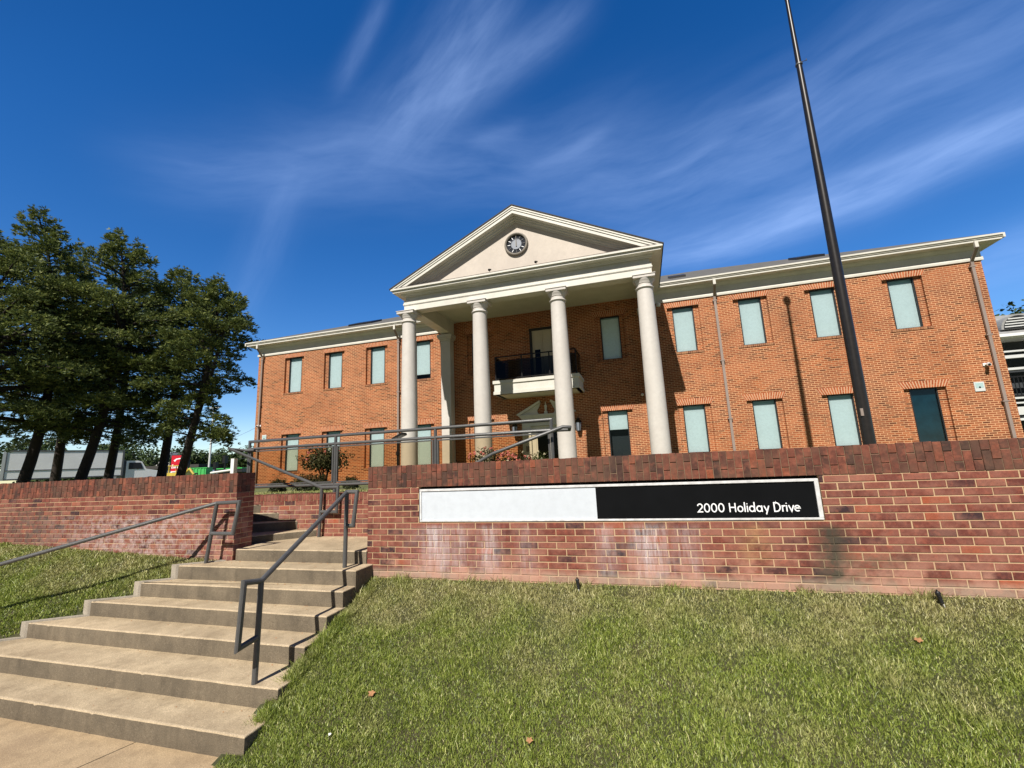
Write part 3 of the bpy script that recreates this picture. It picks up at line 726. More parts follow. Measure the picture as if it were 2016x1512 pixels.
# side curb strip on the left, separated by an open joint
cb = MB()
for k, (y, z, xl, xr) in enumerate(NOS):
    yn = NOS[k + 1][0] if k < 5 else 4.765; xln = left_edge(yn)
    cb.prism([(xl - 0.105, y - 0.01), (xl - 0.030, y - 0.01), (xln - 0.030, yn - 0.01), (xln - 0.105, yn - 0.01)], z - 0.4, z + 0.012)
cb.build('side_curb', 'curb', st)
ws = thing('winder_steps', (-5.6, 5.8, -0.967), 'four shaded concrete steps turning left behind the end of the left brick wall', 'steps')
for k, (xr, sl, z) in enumerate(((-4.83, 1.0, -0.868), (-5.19, 0.55, -0.738), (-5.555, 0.27, -0.614), (-5.915, 0.15, -0.487))):
    xl = xr - (YI - 0.006 - 5.075) / sl; xl = max(xl, -9.0); yl = YI - 0.006 - (xr - xl) * sl
    sb = MB(); slab(sb, [(xl, yl), (xr, YI - 0.006), (-9.2, YI - 0.006), (-9.2, min(yl, 5.5))] if xl > -8.9 else [(-9.0, yl), (xr, YI - 0.006), (-9.05, YI - 0.006)], z - 0.14, z, seed=60 + k, bev=0.01, wob=0.0012)
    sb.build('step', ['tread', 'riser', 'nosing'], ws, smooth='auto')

# ------------------------------------------------------------------ address sign
sg = thing('address_sign', ((SGN[0] + SGN[1]) / 2, YW, -0.45), 'long white and black metal address sign reading 2000 Holiday Drive, set into the brick wall', 'sign')
fy = YW + 0.004; X0, X1, Z0, Z1 = SGN[0] + 0.012, SGN[1] - 0.010, SGN[2] + 0.010, SGN[3] - 0.026
c = MB()
for (a, b_, d, e) in ((X0, X1, Z1 - 0.026, Z1), (X0, X1, Z0, Z0 + 0.020)): c.bbox(a, b_, fy - 0.006, fy + 0.05, d, e, 0.003)
c.bbox(X0, X0 + 0.022, fy - 0.006, fy + 0.05, Z0 + 0.0205, Z1 - 0.0265, 0.003); c.bbox(X1 - 0.034, X1, fy - 0.006, fy + 0.05, Z0 + 0.0205, Z1 - 0.0265, 0.003)
c.build('frame', 'signframe', sg)
c = MB(); c.box(X0 + 0.023, -0.513, fy + 0.006, fy + 0.04, Z0 + 0.021, Z1 - 0.027); c.build('white_panel', 'signwhite', sg)
c = MB(); c.box(-0.513, X1 - 0.035, fy + 0.007, fy + 0.04, Z0 + 0.021, Z1 - 0.027); c.build('black_panel', 'signblack', sg)
c = MB(); c.box(SGN[0] + .001, SGN[1] - .001, YW + 0.052, YW + 0.058, SGN[2] + .001, SGN[3] - .001); c.build('backing', 'signblack', sg)


def arc(cx, cy, rx, ry, a0, a1, n=14): return [(cx + rx * math.cos(R(a0 + (a1 - a0) * i / n)), cy + ry * math.sin(R(a0 + (a1 - a0) * i / n))) for i in range(n + 1)]
GL = {  # monoline letters, cap height 1: list of polylines, advance
    '2': ([arc(.27, .70, .25, .28, 165, -35, 14) + [(.04, .03), (.54, .03)]], .64),
    '0': ([arc(.31, .5, .27, .48, 0, 360, 28)], .70), 'H': ([[(.08, 0), (.08, 1)], [(.66, 0), (.66, 1)], [(.08, .52), (.66, .52)]], .84),
    'o': ([arc(.27, .33, .25, .31, 0, 360, 24)], .62), 'l': ([[(.06, 0), (.06, 1.08)]], .20), 'i': ([[(.06, 0), (.06, .66)], [(.06, .90), (.06, .93)]], .20),
    'd': ([arc(.27, .33, .25, .31, 0, 360, 24), [(.53, 0), (.53, 1.08)]], .68), 'a': ([arc(.27, .33, .25, .31, 0, 360, 24), [(.53, 0), (.53, .66)]], .68),
    'y': ([[(.02, .66), (.27, .03)], [(.50, .66), (.18, -.30)]], .54), 'D': ([[(.08, 0), (.08, 1), (.26, 1)] + arc(.26, .5, .40, .5, 90, -90, 18) + [(.08, 0)]], .76),
    'r': ([[(.06, 0), (.06, .66)], arc(.27, .42, .21, .22, 180, 70, 8)], .36), 'v': ([[(.02, .66), (.25, .02), (.48, .66)]], .50),
    'e': ([[(.03, .36), (.51, .36)] + arc(.27, .33, .25, .31, 5, 305, 20)], .60), 'E': ([[(.52, 1), (.08, 1), (.08, 0), (.52, 0)], [(.08, .52), (.46, .52)]], .62),
    'c': ([arc(.27, .33, .25, .31, 50, 310, 18)], .54), 'n': ([[(.06, 0), (.06, .66)], arc(.27, .40, .21, .24, 180, 0, 10) + [(.48, 0)]], .60),
    'L': ([[(.08, 1), (.08, 0), (.50, 0)]], .58), 'g': ([arc(.27, .33, .25, .31, 0, 360, 24), [(.53, .66), (.53, -.1)] + arc(.28, -.12, .25, .2, 0, -150, 10)], .68), ' ': ([], .30)}


def write(b, text, x, y, z, h, wt, width=None, gap=0.06, ex=(1, 0, 0), depth=0.0015, nrm=(0, -1, 0), slant=0.0):
    adv = sum(GL[ch][1] + gap for ch in text) - gap; sx_ = (width / adv / h if width else 1.0) * h; ex = Vector(ex); nn = Vector(nrm)
    o = Vector((x, y, z)); cx = 0.0
    lift = 0
    for ch in text:
        for pl in GL[ch][0]:
            P = [o + ex * ((cx + p[0] + slant * p[1]) * sx_) + Vector((0, 0, p[1] * h)) for p in pl]; lift += 1
            n = len(P); closed = (P[0] - P[-1]).length < 1e-5
            if closed: P = P[:-1]; n -= 1
            Q = []
            for k in range(n):
                if closed: d1, d2 = (P[k] - P[k - 1]).normalized(), (P[(k + 1) % n] - P[k]).normalized()
                else: d1 = (P[max(k, 1)] - P[max(k, 1) - 1]).normalized(); d2 = (P[min(k, n - 2) + 1] - P[min(k, n - 2)]).normalized()
                n1, n2 = d1.cross(nn), d2.cross(nn); m_ = (n1 + n2).normalized(); f = wt / 2 / max(0.35, m_.dot(n1)); e_ = Vector((0, 0, 0))
                if not closed and k == 0: e_ = -d1 * wt * .5 * (0.0 if ch in 'y' else .5)
                if not closed and k == n - 1: e_ = d2 * wt * .25
                z_ = nn * (depth + 0.0005 * (lift % 3)); Q.append((tuple(P[k] - m_ * f + e_ + z_), tuple(P[k] + m_ * f + e_ + z_)))
            vs = [v for q in Q for v in q]; b.add(vs, [(2 * k, 2 * ((k + 1) % n), 2 * ((k + 1) % n) + 1, 2 * k + 1) for k in range(n if closed else n - 1)])
        cx += GL[ch][1] + gap


c = MB(); write(c, '2000 Holiday Drive', 0.470, fy + 0.007, -0.560, 0.079, 0.0108, width=0.893); c.build('lettering', 'letter', sg)

# ------------------------------------------------------------------ pipe handrails
RP = 0.0245
hr = thing('handrail', (-3.36, 3.29, -1.924), 'grey pipe handrail down the right side of the concrete steps, before the sign wall', 'handrail', 'pipe handrails of the entrance stairs')
TL, TU = (-3.375, 3.34, -0.945), (-3.455, 4.62, -0.262)
c = MB(); c.tube([TU, TL, (-3.37, 3.155, -0.915), (-3.375, 3.135, -1.43), (-3.36, 3.31, -1.40)], RP); c.build('rail', 'rail', hr, smooth='auto')
c = MB(); c.tube([(-3.345, 3.295, -1.93), TL], RP); c.build('post', 'rail', hr, smooth='auto')
c = MB(); c.tube([(-3.43, 4.575, -1.12), TU], RP); c.build('post', 'rail', hr, smooth='auto')
c = MB(); c.tube([TU, (-3.315, 4.62, -0.265), (-3.345, 4.60, -0.648), (-3.44, 4.595, -0.652)], RP); c.build('end_loop', 'rail', hr, smooth='auto')

hl = thing('handrail', (-5.56, 4.62, -1.114), 'grey pipe handrail left of the concrete steps, in front of the left brick wall', 'handrail', 'pipe handrails of the entrance stairs')
TP = (-5.47, 4.62, -0.362)
FL = (-6.55, 3.06, -0.88)
c = MB(); c.tube([TP, (-8.52, 2.83, -1.255), (-8.80, 2.68, -1.26), (-8.80, 2.68, -1.70), (-8.52, 2.83, -1.70)], RP); c.build('rail', 'rail', hl, smooth='auto')
c = MB(); c.tube([(-5.56, 4.60, -1.12), TP], RP); c.build('post', 'rail', hl, smooth='auto')
c = MB(); c.tube([TP, (-5.09, 4.62, -0.352), (-5.145, 4.60, -0.745), (-5.51, 4.605, -0.745)], RP); c.build('end_loop', 'rail', hl, smooth='auto')
c = MB(); c.tube([(-8.52, 2.83, -2.09), (-8.52, 2.83, -1.25)], RP); c.build('post', 'rail', hl, smooth='auto')

hi = thing('handrail', (-4.72, 5.70, -0.967), 'grey pipe handrail beside the low planter wall, climbing left to a pointed end', 'handrail', 'pipe handrails of the entrance stairs')
c = MB(); c.tube([(-4.71, 5.70, -0.25), (-6.82, 5.93, 0.438), (-6.60, 6.06, 0.405), (-6.42, 6.06, 0.40)], RP); c.build('rail', 'rail', hi, smooth='auto')
c = MB(); c.tube([(-4.735, 5.70, -0.98), (-4.71, 5.70, -0.25)], RP); c.build('post', 'rail', hi, smooth='auto')
c = MB(); c.tube([(-4.71, 5.70, -0.25), (-4.425, 5.70, -0.25), (-4.435, 5.70, -0.61), (-4.72, 5.70, -0.605)], RP); c.build('end_loop', 'rail', hi, smooth='auto')

YR = 6.10
ra = thing('railing', (-3.9, YR, -0.40), 'long grey pipe railing with tinted panels above the planter wall, in front of the columns', 'railing')
PX = [-6.575, -4.80, -3.005, -1.205]
c = MB(); c.tube([(PX[0], YR, -0.38), (PX[0], YR, 0.553), (PX[-1], YR, 0.572), (PX[-1], YR, -0.38)], RP); c.build('top_rail', 'rail', ra, smooth='auto')
c = MB(); c.tube([(PX[0], YR, 0.425), (PX[-1], YR, 0.425)], RP); c.build('mid_rail', 'rail', ra, smooth='auto')
c = MB(); c.tube([(PX[0] - 0.9, YR, -0.225), (PX[-1], YR, -0.225)], RP); c.build('bottom_rail', 'rail', ra, smooth='auto')
for x in PX[1:3]:
    c = MB(); c.tube([(x, YR, -0.40), (x, YR, 0.56)], RP); c.build('post', 'rail', ra, smooth='auto')
for a, d in zip(PX, PX[1:]):
    c = MB(); f = 0.017; a0, d0 = a + 0.030, d - 0.030
    for q in ((a0, d0, 0.372, 0.392), (a0, d0, -0.192, -0.172)): c.box(q[0], q[1], YR - f, YR + f, q[2], q[3])
    c.box(a0, a0 + 0.024, YR - f, YR + f, -0.171, 0.371); c.box(d0 - 0.024, d0, YR - f, YR + f, -0.171, 0.371)
    fr = c.build('panel_frame', 'rail', ra)
    c = MB(); c.quad((a0 + .02, YR, -.175), (d0 - .02, YR, -.175), (d0 - .02, YR, .375), (a0 + .02, YR, .375)); c.build('tinted_sheet', 'panel', fr)
c = MB(); c.tube([(-2.95, 5.98, -0.30), (-2.05, 5.98, 0.135), (-1.02, 5.98, 0.452), (-0.93, 6.02, 0.445), (-0.95, 6.10, 0.418), (-1.205, YR, 0.423)], RP); c.build('return_handrail', 'rail', ra, smooth='auto')

# ------------------------------------------------------------------ flagpole
PXY = (4.665, 11.2)
fp = thing('flagpole', (PXY[0], PXY[1], -0.5), 'tall dark bronze flagpole rising in front of the right wing, past the roof', 'flagpole')
c = MB(); c.lathe((PXY[0], PXY[1], -0.5), [(0.118, 0), (0.118, 1.2), (0.114, 2.5), (0.108, 4.2), (0.095, 6.5), (0.078, 8.6), (0.060, 10.4), (0.046, 12.0)], 24); c.build('shaft', 'pole', fp, smooth='auto')
c = MB(); c.lathe((PXY[0], PXY[1], 11.5), [(0.02, 0), (0.05, .02), (0.05, 0.08), (0.02, 0.1), (0.06, 0.14), (0.11, 0.22), (0.125, 0.30), (0.11, 0.38), (0.05, 0.45), (0.01, .46)], 16); c.build('ball_finial', 'pole', fp, smooth='auto')
c = MB(); c.lathe((PXY[0], PXY[1], 9.52), [(0.066, 0), (0.080, 0.008), (0.080, 0.05), (0.066, 0.058)], 20); c.tube([(PXY[0] + .05, PXY[1] - .08, 9.55), (PXY[0] + .12, PXY[1] - .14, 9.50), (PXY[0] + .13, PXY[1] - .1, 9.58)], 0.008, 6); c.build('cleat_ring', 'rail', fp, smooth='auto')
c = MB(); c.box(PXY[0] - 0.10, PXY[0] - 0.05, PXY[1] - 0.115, PXY[1] - 0.08, 0.66, 0.82); c.build('access_plate', 'spout', fp)

# ------------------------------------------------------------------ the office building
YF = 17.4; XL, XR, XC = -18.50, 11.28, -3.61
bd = thing('office_building', (XC, YF, -0.6), 'two-storey orange brick office building with a columned portico, pediment and hipped grey roof', 'building')
WH = [(3.87, 5.66), (0.03, 1.825)]         # sill top, head  (upper, lower)
cxs = [1.985, 4.335, 6.69, 9.045]; cxs = sorted(cxs + [2 * XC - x for x in cxs] + [-0.80, 2 * XC + 0.80])
HWR, HWW, DR = 0.575, 0.385, 0.10           # recess half width, window half width, recess depth
openings = []
for cx in cxs:
    for (zs, zh) in WH:
        if abs(cx - XC) < 3: openings.append((cx - HWR, cx + HWR, zs, zh))
        else: openings.append((cx - HWR, cx + HWR, zs, zh))
openings += [(-4.16, -3.06, 3.20, 5.56), (-4.62, -2.60, -0.55, 1.74)]
c = MB(); xs = sorted({XL, XR} | {o[0] for o in openings} | {o[1] for o in openings}); zs_ = sorted({-0.75, 6.35} | {o[2] for o in openings} | {o[3] for o in openings})
for i in range(len(xs) - 1):
    for j in range(len(zs_) - 1):
        mx, mz = (xs[i] + xs[i + 1]) / 2, (zs_[j] + zs_[j + 1]) / 2
        if any(o[0] < mx < o[1] and o[2] < mz < o[3] for o in openings): continue
        c.quad((xs[i], YF, zs_[j]), (xs[i + 1], YF, zs_[j]), (xs[i + 1], YF, zs_[j + 1]), (xs[i], YF, zs_[j + 1]))
YB = 31.8
for x in (XL, XR): c.quad((x, YF, -0.75), (x, YB, -0.75), (x, YB, 6.35), (x, YF, 6.35))
c.quad((XL, YB, -0.9), (XR, YB, -0.9), (XR, YB, 6.35), (XL, YB, 6.35))
for n, (a, b_, z0, z1) in enumerate(openings):
    y2 = YF + DR if n < len(openings) - 2 else YF + 0.16
    c.quad((a, YF, z0), (a, y2, z0), (a, y2, z1), (a, YF, z1)); c.quad((b_, y2, z0), (b_, YF, z0), (b_, YF, z1), (b_, y2, z1))
    c.quad((a, YF, z1), (a, y2, z1), (b_, y2, z1), (b_, YF, z1)); c.quad((a, y2, z0), (a, YF, z0), (b_, YF, z0), (b_, y2, z0))
    if n < len(openings) - 2:
        m_ = (a + b_) / 2
        for (p, q) in ((a, m_ - HWW), (m_ + HWW, b_)): c.quad((p, y2, z0), (q, y2, z0), (q, y2, z1), (p, y2, z1))
        for (p) in (m_ - HWW, m_ + HWW): c.quad((p, y2, z0), (p, y2 + .09, z0), (p, y2 + .09, z1), (p, y2, z1))
c.build('brick_wall_shell', 'facade', bd)

# fanned flat arches and rowlock sills
r_ = random.Random(4)
for cx in cxs:
    for k, (zs, zh) in enumerate(WH):
        c = MB(); s = MB(); c.m = 1; s.m = 1; mo = c
        c.m = 0
        H = 0.232; n = 17; w0 = 0.60; w1 = 0.72
        mo.quad((cx - w0, YF - 0.002, zh), (cx + w0, YF - 0.002, zh), (cx + w1, YF - 0.002, zh + H), (cx - w1, YF - 0.002, zh + H))
        c.m = 1
        for i in range(n):
            a0, a1 = i / n + 0.011, (i + 1) / n - 0.011
            X = lambda t, v: cx + (2 * t - 1) * (w0 + (w1 - w0) * v)
            cut = 0.36 if i % 2 else 0.64
            for (v0, v1) in ((0.01, cut - 0.025), (cut + 0.025, 0.99)):
                c.rnd = r_.random(); y_ = YF - 0.006
                c.quad((X(a0, v0), y_, zh + H * v0), (X(a1, v0), y_, zh + H * v0), (X(a1, v1), y_, zh + H * v1), (X(a0, v1), y_, zh + H * v1))
        n = 18
        for i in range(n):
            x = cx - 0.60 + i * 1.2 / n; s.rnd = r_.random(); s.box(x + 0.004, x + 1.2 / n - 0.004, YF - 0.022, YF + DR + 0.03, zs - 0.088, zs - 0.002)
        s.m = 0; s.box(cx - 0.598, cx + 0.598, YF - 0.017, YF + DR, zs - 0.087, zs - 0.006)
        c.build('flat_arch', ['fmortar', 'facadesoldier'], bd); s.build('brick_sill', ['fmortar', 'sillbrick'], bd)


def window(cx, zs, zh, top=0.16, bot=0.02, dark=False):
    y = YF + DR + 0.005; a, b_ = cx - HWW + 0.004, cx + HWW - 0.004; z0, z1 = zs + 0.004, zh - 0.004; f = 0.032
    fr = MB()
    fr.box(a, a + f, y, y + 0.07, z0, z1); fr.box(b_ - f, b_, y, y + 0.07, z0, z1); fr.box(a + f, b_ - f, y, y + 0.07, z1 - f, z1); fr.box(a + f, b_ - f, y, y + 0.07, z0, z0 + f)
    fo = fr.build('window', 'black', bd)
    g = MB(); g.quad((a + f, y + .03, z0 + f), (b_ - f, y + .03, z0 + f), (b_ - f, y + .03, z1 - f), (a + f, y + .03, z1 - f)); g.build('pane', 'tealglass' if dark else 'glass', fo)
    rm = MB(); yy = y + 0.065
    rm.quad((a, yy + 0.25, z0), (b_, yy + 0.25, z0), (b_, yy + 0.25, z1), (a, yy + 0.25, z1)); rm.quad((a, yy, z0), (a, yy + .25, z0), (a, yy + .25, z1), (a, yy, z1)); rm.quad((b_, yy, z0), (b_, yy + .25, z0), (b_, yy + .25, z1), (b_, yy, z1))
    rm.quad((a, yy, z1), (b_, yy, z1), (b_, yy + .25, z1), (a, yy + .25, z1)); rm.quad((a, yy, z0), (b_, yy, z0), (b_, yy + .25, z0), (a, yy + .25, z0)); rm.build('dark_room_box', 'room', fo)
    if dark:
        bl = MB(); bl.box(a + f, b_ - f, y + 0.10, y + 0.11, z0 + f, z1 - f); bl.build('teal_reflection_sheet', 'teal', fo)  # no blind here: added sheet, its teal stands in for the pane's sky reflection
    if not dark:
        bl = MB(); bl.box(a + f + 0.006, b_ - f - 0.006, y + 0.075, y + 0.079, z0 + f + bot, z1 - f - top); bl.build('roller_blind', 'blind', fo)
        bl = MB(); bl.box(a + f + 0.003, b_ - f - 0.003, y + 0.081, y + 0.10, z1 - f - top - 0.01, z1 - f); bl.build('window_top_strip', 'greygreen', fo)  # grey-green strip filling the gap above the blind
    return fo


for cx in cxs:
    for k, (zs, zh) in enumerate(WH):
        top, bot, dk, lab = 0.13, 0.015, False, None
        if k == 0 and abs(cx + 9.205) < .1: bot, lab = 0.20, 'window whose blind stops short, leaving a black strip at the bottom'
        if k == 1 and abs(cx - 9.045) < .1: dk, lab = True, 'dark blue ground-floor window without a blind, nearest the right corner'
        if k == 1 and abs(cx + 0.80) < .1: bot, lab = 1.02, 'ground-floor portico window with its blind drawn only a third of the way'
        if k == 0 and abs(cx + 0.80) < .1: top, bot, lab = 0.05, 0.0, 'shaded upper portico window right of the balcony'
        if k == 1 and cx < XC: top = 0.24
        o = window(cx, zs, zh, top, bot, dk)
        if lab: o['label'] = lab

# frieze, moulding, soffit and gutter of the wings
OV = 0.40
band = [(0.0, 5.90), (0.045, 5.90), (0.055, 5.97), (0.035, 6.02), (0.0, 6.02)]
gut = [(YF - OV + 0.02, 6.40), (YF - OV - 0.02, 6.40), (YF - OV - 0.02, 6.47), (YF - OV - 0.05, 6.475), (YF - OV - 0.05, 6.505), (YF - OV - 0.085, 6.52), (YF - OV - 0.085, 6.575), (YF - OV + 0.02, 6.575)]
for (x0, x1, sg_) in ((XL, -8.0, -1), (0.82, XR, 1)):
    xe = XL if sg_ < 0 else XR; ya = (xe - .05, xe) if sg_ < 0 else (xe, xe + .05); yf = (xe - .02, xe) if sg_ < 0 else (xe, xe + .02)
    c = MB(); c.xprism([(YF - o, z) for o, z in band], x0, x1); c.box(ya[0], ya[1], YF - 0.05, YB, 5.90, 6.02); c.build('band_moulding', 'trim', bd)
    c = MB(); q0, q1 = (x0 - .02, x1) if sg_ < 0 else (x0, x1 + .02); c.box(q0, q1, YF - 0.02, YF, 6.021, 6.30)
    c.xprism([(YF - 0.02, 6.28), (YF - 0.06, 6.28), (YF - 0.13, 6.37), (YF - 0.13, 6.40), (YF - 0.02, 6.40)], q0, q1); c.box(yf[0], yf[1], YF, YB, 6.021, 6.38); c.build('frieze', 'trim', bd)
    c = MB(); g0, g1 = (XL - OV, -8.30) if sg_ < 0 else (1.08, XR + OV); c.xprism(gut, g0, g1)
    e0, e1 = (XL - OV - .06, XL - OV) if sg_ < 0 else (XR + OV, XR + OV + .06); c.box(e0, e1, YF - OV - .08, YB + OV, 6.42, 6.57); c.build('gutter', 'trim', bd)
c = MB(); c.box(XL - OV, XR + OV, YF - OV + .02, YB + OV, 6.401, 6.44); c.build('soffit', 'trim', bd)
# hipped roof
ex0, ex1, ey0, ey1, ze, sl = XL - OV - 0.04, XR + OV + 0.04, YF - OV - 0.05, YB + OV, 6.585, 0.437
hd = (ey1 - ey0) / 2; zr = ze + sl * hd; rx0, rx1, ry = ex0 + hd, ex1 - hd, (ey0 + ey1) / 2
c = MB(); c.quad((ex0, ey0, ze), (ex1, ey0, ze), (rx1, ry, zr), (rx0, ry, zr)); c.quad((ex1, ey0, ze), (ex1, ey1, ze), (rx1, ry, zr)); c.quad((ex1, ey1, ze), (ex0, ey1, ze), (rx0, ry, zr), (rx1, ry, zr)); c.quad((ex0, ey1, ze), (ex0, ey0, ze), (rx0, ry, zr))
c.quad((ex0, ey0, ze - .012), (ex0, ey1, ze - .012), (ex1, ey1, ze - .012), (ex1, ey0, ze - .012))
roof = c.build('roof', 'shingle', bd)
for (x0, x1, y0, y1) in ((6.62, 7.60, 19.0, 19.9), (1.78, 2.44, 18.9, 19.6), (-14.25, -12.85, 18.85, 19.8)):
    c = MB(); z = lambda y: ze + sl * (y - ey0); h = 0.10
    vs = [(x0, y0, z(y0) - .02), (x1, y0, z(y0) - .02), (x1, y1, z(y1) - .02), (x0, y1, z(y1) - .02), (x0, y0, z(y0) + h), (x1, y0, z(y0) + h), (x1, y1, z(y1) + h), (x0, y1, z(y1) + h)]
    c.add(vs, [(4, 5, 6, 7), (0, 1, 5, 4), (1, 2, 6, 5), (2, 3, 7, 6), (3, 0, 4, 7)]); c.build('skylight', 'blackmetal', roof)

# downspouts
for x, side in ((10.98, 1), (3.14, 1), (2 * XC - 3.14, -1), (2 * XC - 10.98, -1)):
    c = MB(); g = YF - OV - 0.03; h = 0.042
    path = [(g, 6.42), (g, 6.20), (YF - 0.09, 5.86), (YF - 0.075, 5.70), (YF - 0.075, -0.5)]
    for (p, q) in zip(path, path[1:]):
        y0, z0 = p; y1, z1 = q
        c.add([(x - h, y0 - .03, z0), (x + h, y0 - .03, z0), (x + h, y0 + .03, z0), (x - h, y0 + .03, z0), (x - h, y1 - .03, z1), (x + h, y1 - .03, z1), (x + h, y1 + .03, z1), (x - h, y1 + .03, z1)],
              [(0, 1, 5, 4), (1, 2, 6, 5), (2, 3, 7, 6), (3, 0, 4, 7), (0, 3, 2, 1), (4, 5, 6, 7)])
    for z in (5.68, 3.35, 1.2): c.box(x - h - .035, x + h + .035, YF - .115, YF - 0.002, z, z + 0.04)
    o = c.build('downspout', 'spout', bd)
    c = MB(); c.box(x - h - .004, x + h + .004, g - .036, g + .036, 6.215, 6.43); c.build('outlet', 'trim', o)

# portico columns
YC = 13.97; CX = [-7.90, -5.10, -2.28, 0.54]
for x in CX:
    c = MB(); prof = [(0.37, -0.55), (0.37, -0.42), (0.33, -0.40)] + [(0.293 - 0.045 * (max(0, t - 0.25) / 0.75) ** 1.6, -0.38 + 5.62 * t) for t in [i / 16 for i in range(17)]]
    c.lathe((x, YC, 0), prof, 40); o = c.build('column', 'column', bd, smooth='auto')
    c = MB(); c.lathe((x, YC, 0), [(0.247, 5.235), (0.272, 5.245), (0.290, 5.27), (0.290, 5.285), (0.268, 5.31), (0.246, 5.325), (0.242, 5.40), (0.262, 5.42), (0.262, 5.435), (0.30, 5.49), (0.325, 5.545), (0.325, 5.556)], 40)
    c.bbox(x - 0.335, x + 0.335, YC - 0.335, YC + 0.335, 5.557, 5.645, 0.006); c.bbox(x - 0.355, x + 0.355, YC - 0.355, YC + 0.355, 5.646, 5.672, 0.004); c.build('capital', 'column', o, smooth='auto')
# pilasters against the wall
for x in (-7.86, 2 * XC + 7.86):
    c = MB(); c.box(x - 0.225, x + 0.225, YF - 0.38, YF, -0.6, 5.30); o = c.build('pilaster', 'column', bd)
    c = MB(); prof = [(0.235, 5.28, 5.36), (0.225, 5.361, 5.40), (0.26, 5.401, 5.46), (0.31, 5.461, 5.53), (0.345, 5.531, 5.66)]
    for w_, z0, z1 in prof: c.bbox(x - w_, x + w_, YF - 0.38 - (w_ - 0.225), YF - .001, z0, z1, 0.008)
    c.build('capital', 'column', o)

# entablature ring
OX0, OX1, IX0, IX1 = -8.03, 0.805, -7.60, 0.38; YO = 13.83
def ring(b, out, z0, z1):
    b.box(OX0 - out, OX1 + out, YO - out, YO + 0.42, z0, z1); b.box(OX0 - out, IX0, YO + 0.42, YF - 0.001, z0, z1); b.box(IX1, OX1 + out, YO + 0.42, YF - 0.001, z0, z1)
c = MB(); ring(c, 0.0, 5.700, 5.915); ring(c, 0.018, 5.9151, 5.935); ring(c, 0.03, 5.9351, 5.985); ring(c, 0.012, 5.9851, 6.09); ring(c, -0.05, 6.0901, 6.34); c.build('entablature', 'trim', bd)
c = MB(); c.box(IX0 - .02, IX1 + .02, YO + 0.40, YF, 6.27, 6.30); c.build('portico_ceiling', 'trim', bd)
c = MB(); PXL, PXR = XC - 4.79, XC + 4.79; YP = 13.47
def cornice(b, o0, z0, z1):
    b.box(PXL + o0, PXR - o0, YP + o0, YO + 0.3, z0, z1); b.box(PXL + o0, PXL + 0.9, YO + 0.3, YF + 1.0, z0, z1); b.box(PXR - 0.9, PXR - o0, YO + 0.3, YF + 1.0, z0, z1)
cornice(c, 0.33, 6.25, 6.30); cornice(c, 0.28, 6.3001, 6.345); cornice(c, 0.06, 6.3451, 6.415); cornice(c, 0.045, 6.4151, 6.428); cornice(c, 0.0, 6.4281, 6.49); c.build('cornice', 'trim', bd)
# sloping ledge roof on top of the horizontal cornice
c = MB(); c.quad((PXL + .02, YP + .01, 6.492), (PXR - .02, YP + .01, 6.492), (PXR - .35, 13.90, 6.70), (PXL + .35, 13.90, 6.70)); c.box(PXL + 0.01, PXR - 0.01, YP + .002, YP + 0.03, 6.4905, 6.512); c.build('ledge_roof', 'ledge', bd)
ZA = 8.87; SLP = (ZA - 6.51) / 4.79
tz = ZA - 0.29
c = MB(); c.add([(XC - 4.5, 13.88, 6.55), (XC + 4.5, 13.88, 6.55), (XC, 13.88, 6.55 + 4.5 * SLP)], [(0, 1, 2)]); c.build('tympanum', 'stucco', bd)
def rake(b, y0, y1, t0, t1):
    """band parallel to the gable slope, t = distance below the slope line"""
    for sg_ in (-1, 1):
        e = 4.79
        z_at = lambda d, t: ZA - SLP * d - t
        d0a = min(e, (ZA - t0 - 6.50) / SLP); d0b = min(e, (ZA - t1 - 6.50) / SLP)
        P = [(XC, z_at(0, t0)), (XC + sg_ * d0a, z_at(d0a, t0)), (XC + sg_ * d0b, z_at(d0b, t1)), (XC, z_at(0, t1))]
        if sg_ < 0: P = P[::-1]
        b.yprism(P[::-1], y0, y1)
c = MB(); rake(c, YP, 13.9, 0.022, 0.085); rake(c, YP + 0.025, 13.9, 0.0851, 0.15); rake(c, YP + 0.015, 13.9, 0.1501, 0.165); rake(c, YP + 0.04, 13.9, 0.1651, 0.285); rake(c, 13.70, 13.89, 0.2851, 0.33); rake(c, 13.77, 13.89, 0.3301, 0.40); rake(c, 13.84, 13.89, 0.4001, 0.46)
c.build('raking_cornice', 'trim', bd)
c = MB(); yb = 13.87
for sg_ in (-1, 1):
    P = lambda d, t, y: (XC + sg_ * d, y, ZA - SLP * d - t)
    e = 4.83; back = [24.6, 17.35]
    c.quad(P(0, -0.02, YP - .02), P(e, -0.02, YP - .02), P(e, -0.02, YF + 0.6), P(0, -0.02, 22.3)); c.quad(P(0, 0.022, YP - .02), P(e, 0.022, YP - .02), P(e, -0.02, YP - .02), P(0, -0.02, YP - .02))
    c.quad(P(e, 0.022, YP - .02), P(e, 0.022, YF + .6), P(e, -0.02, YF + .6), P(e, -0.02, YP - .02))
c.build('gable_roof', 'darkroof', bd)
c = MB()
for sg_ in (-1, 1): c.box(XC + sg_ * 4.76 - 0.03, XC + sg_ * 4.76 + 0.03, YP + 0.02, YF + 0.4, 6.44, 6.50)
c.build('gable_gutter', 'spout', bd)

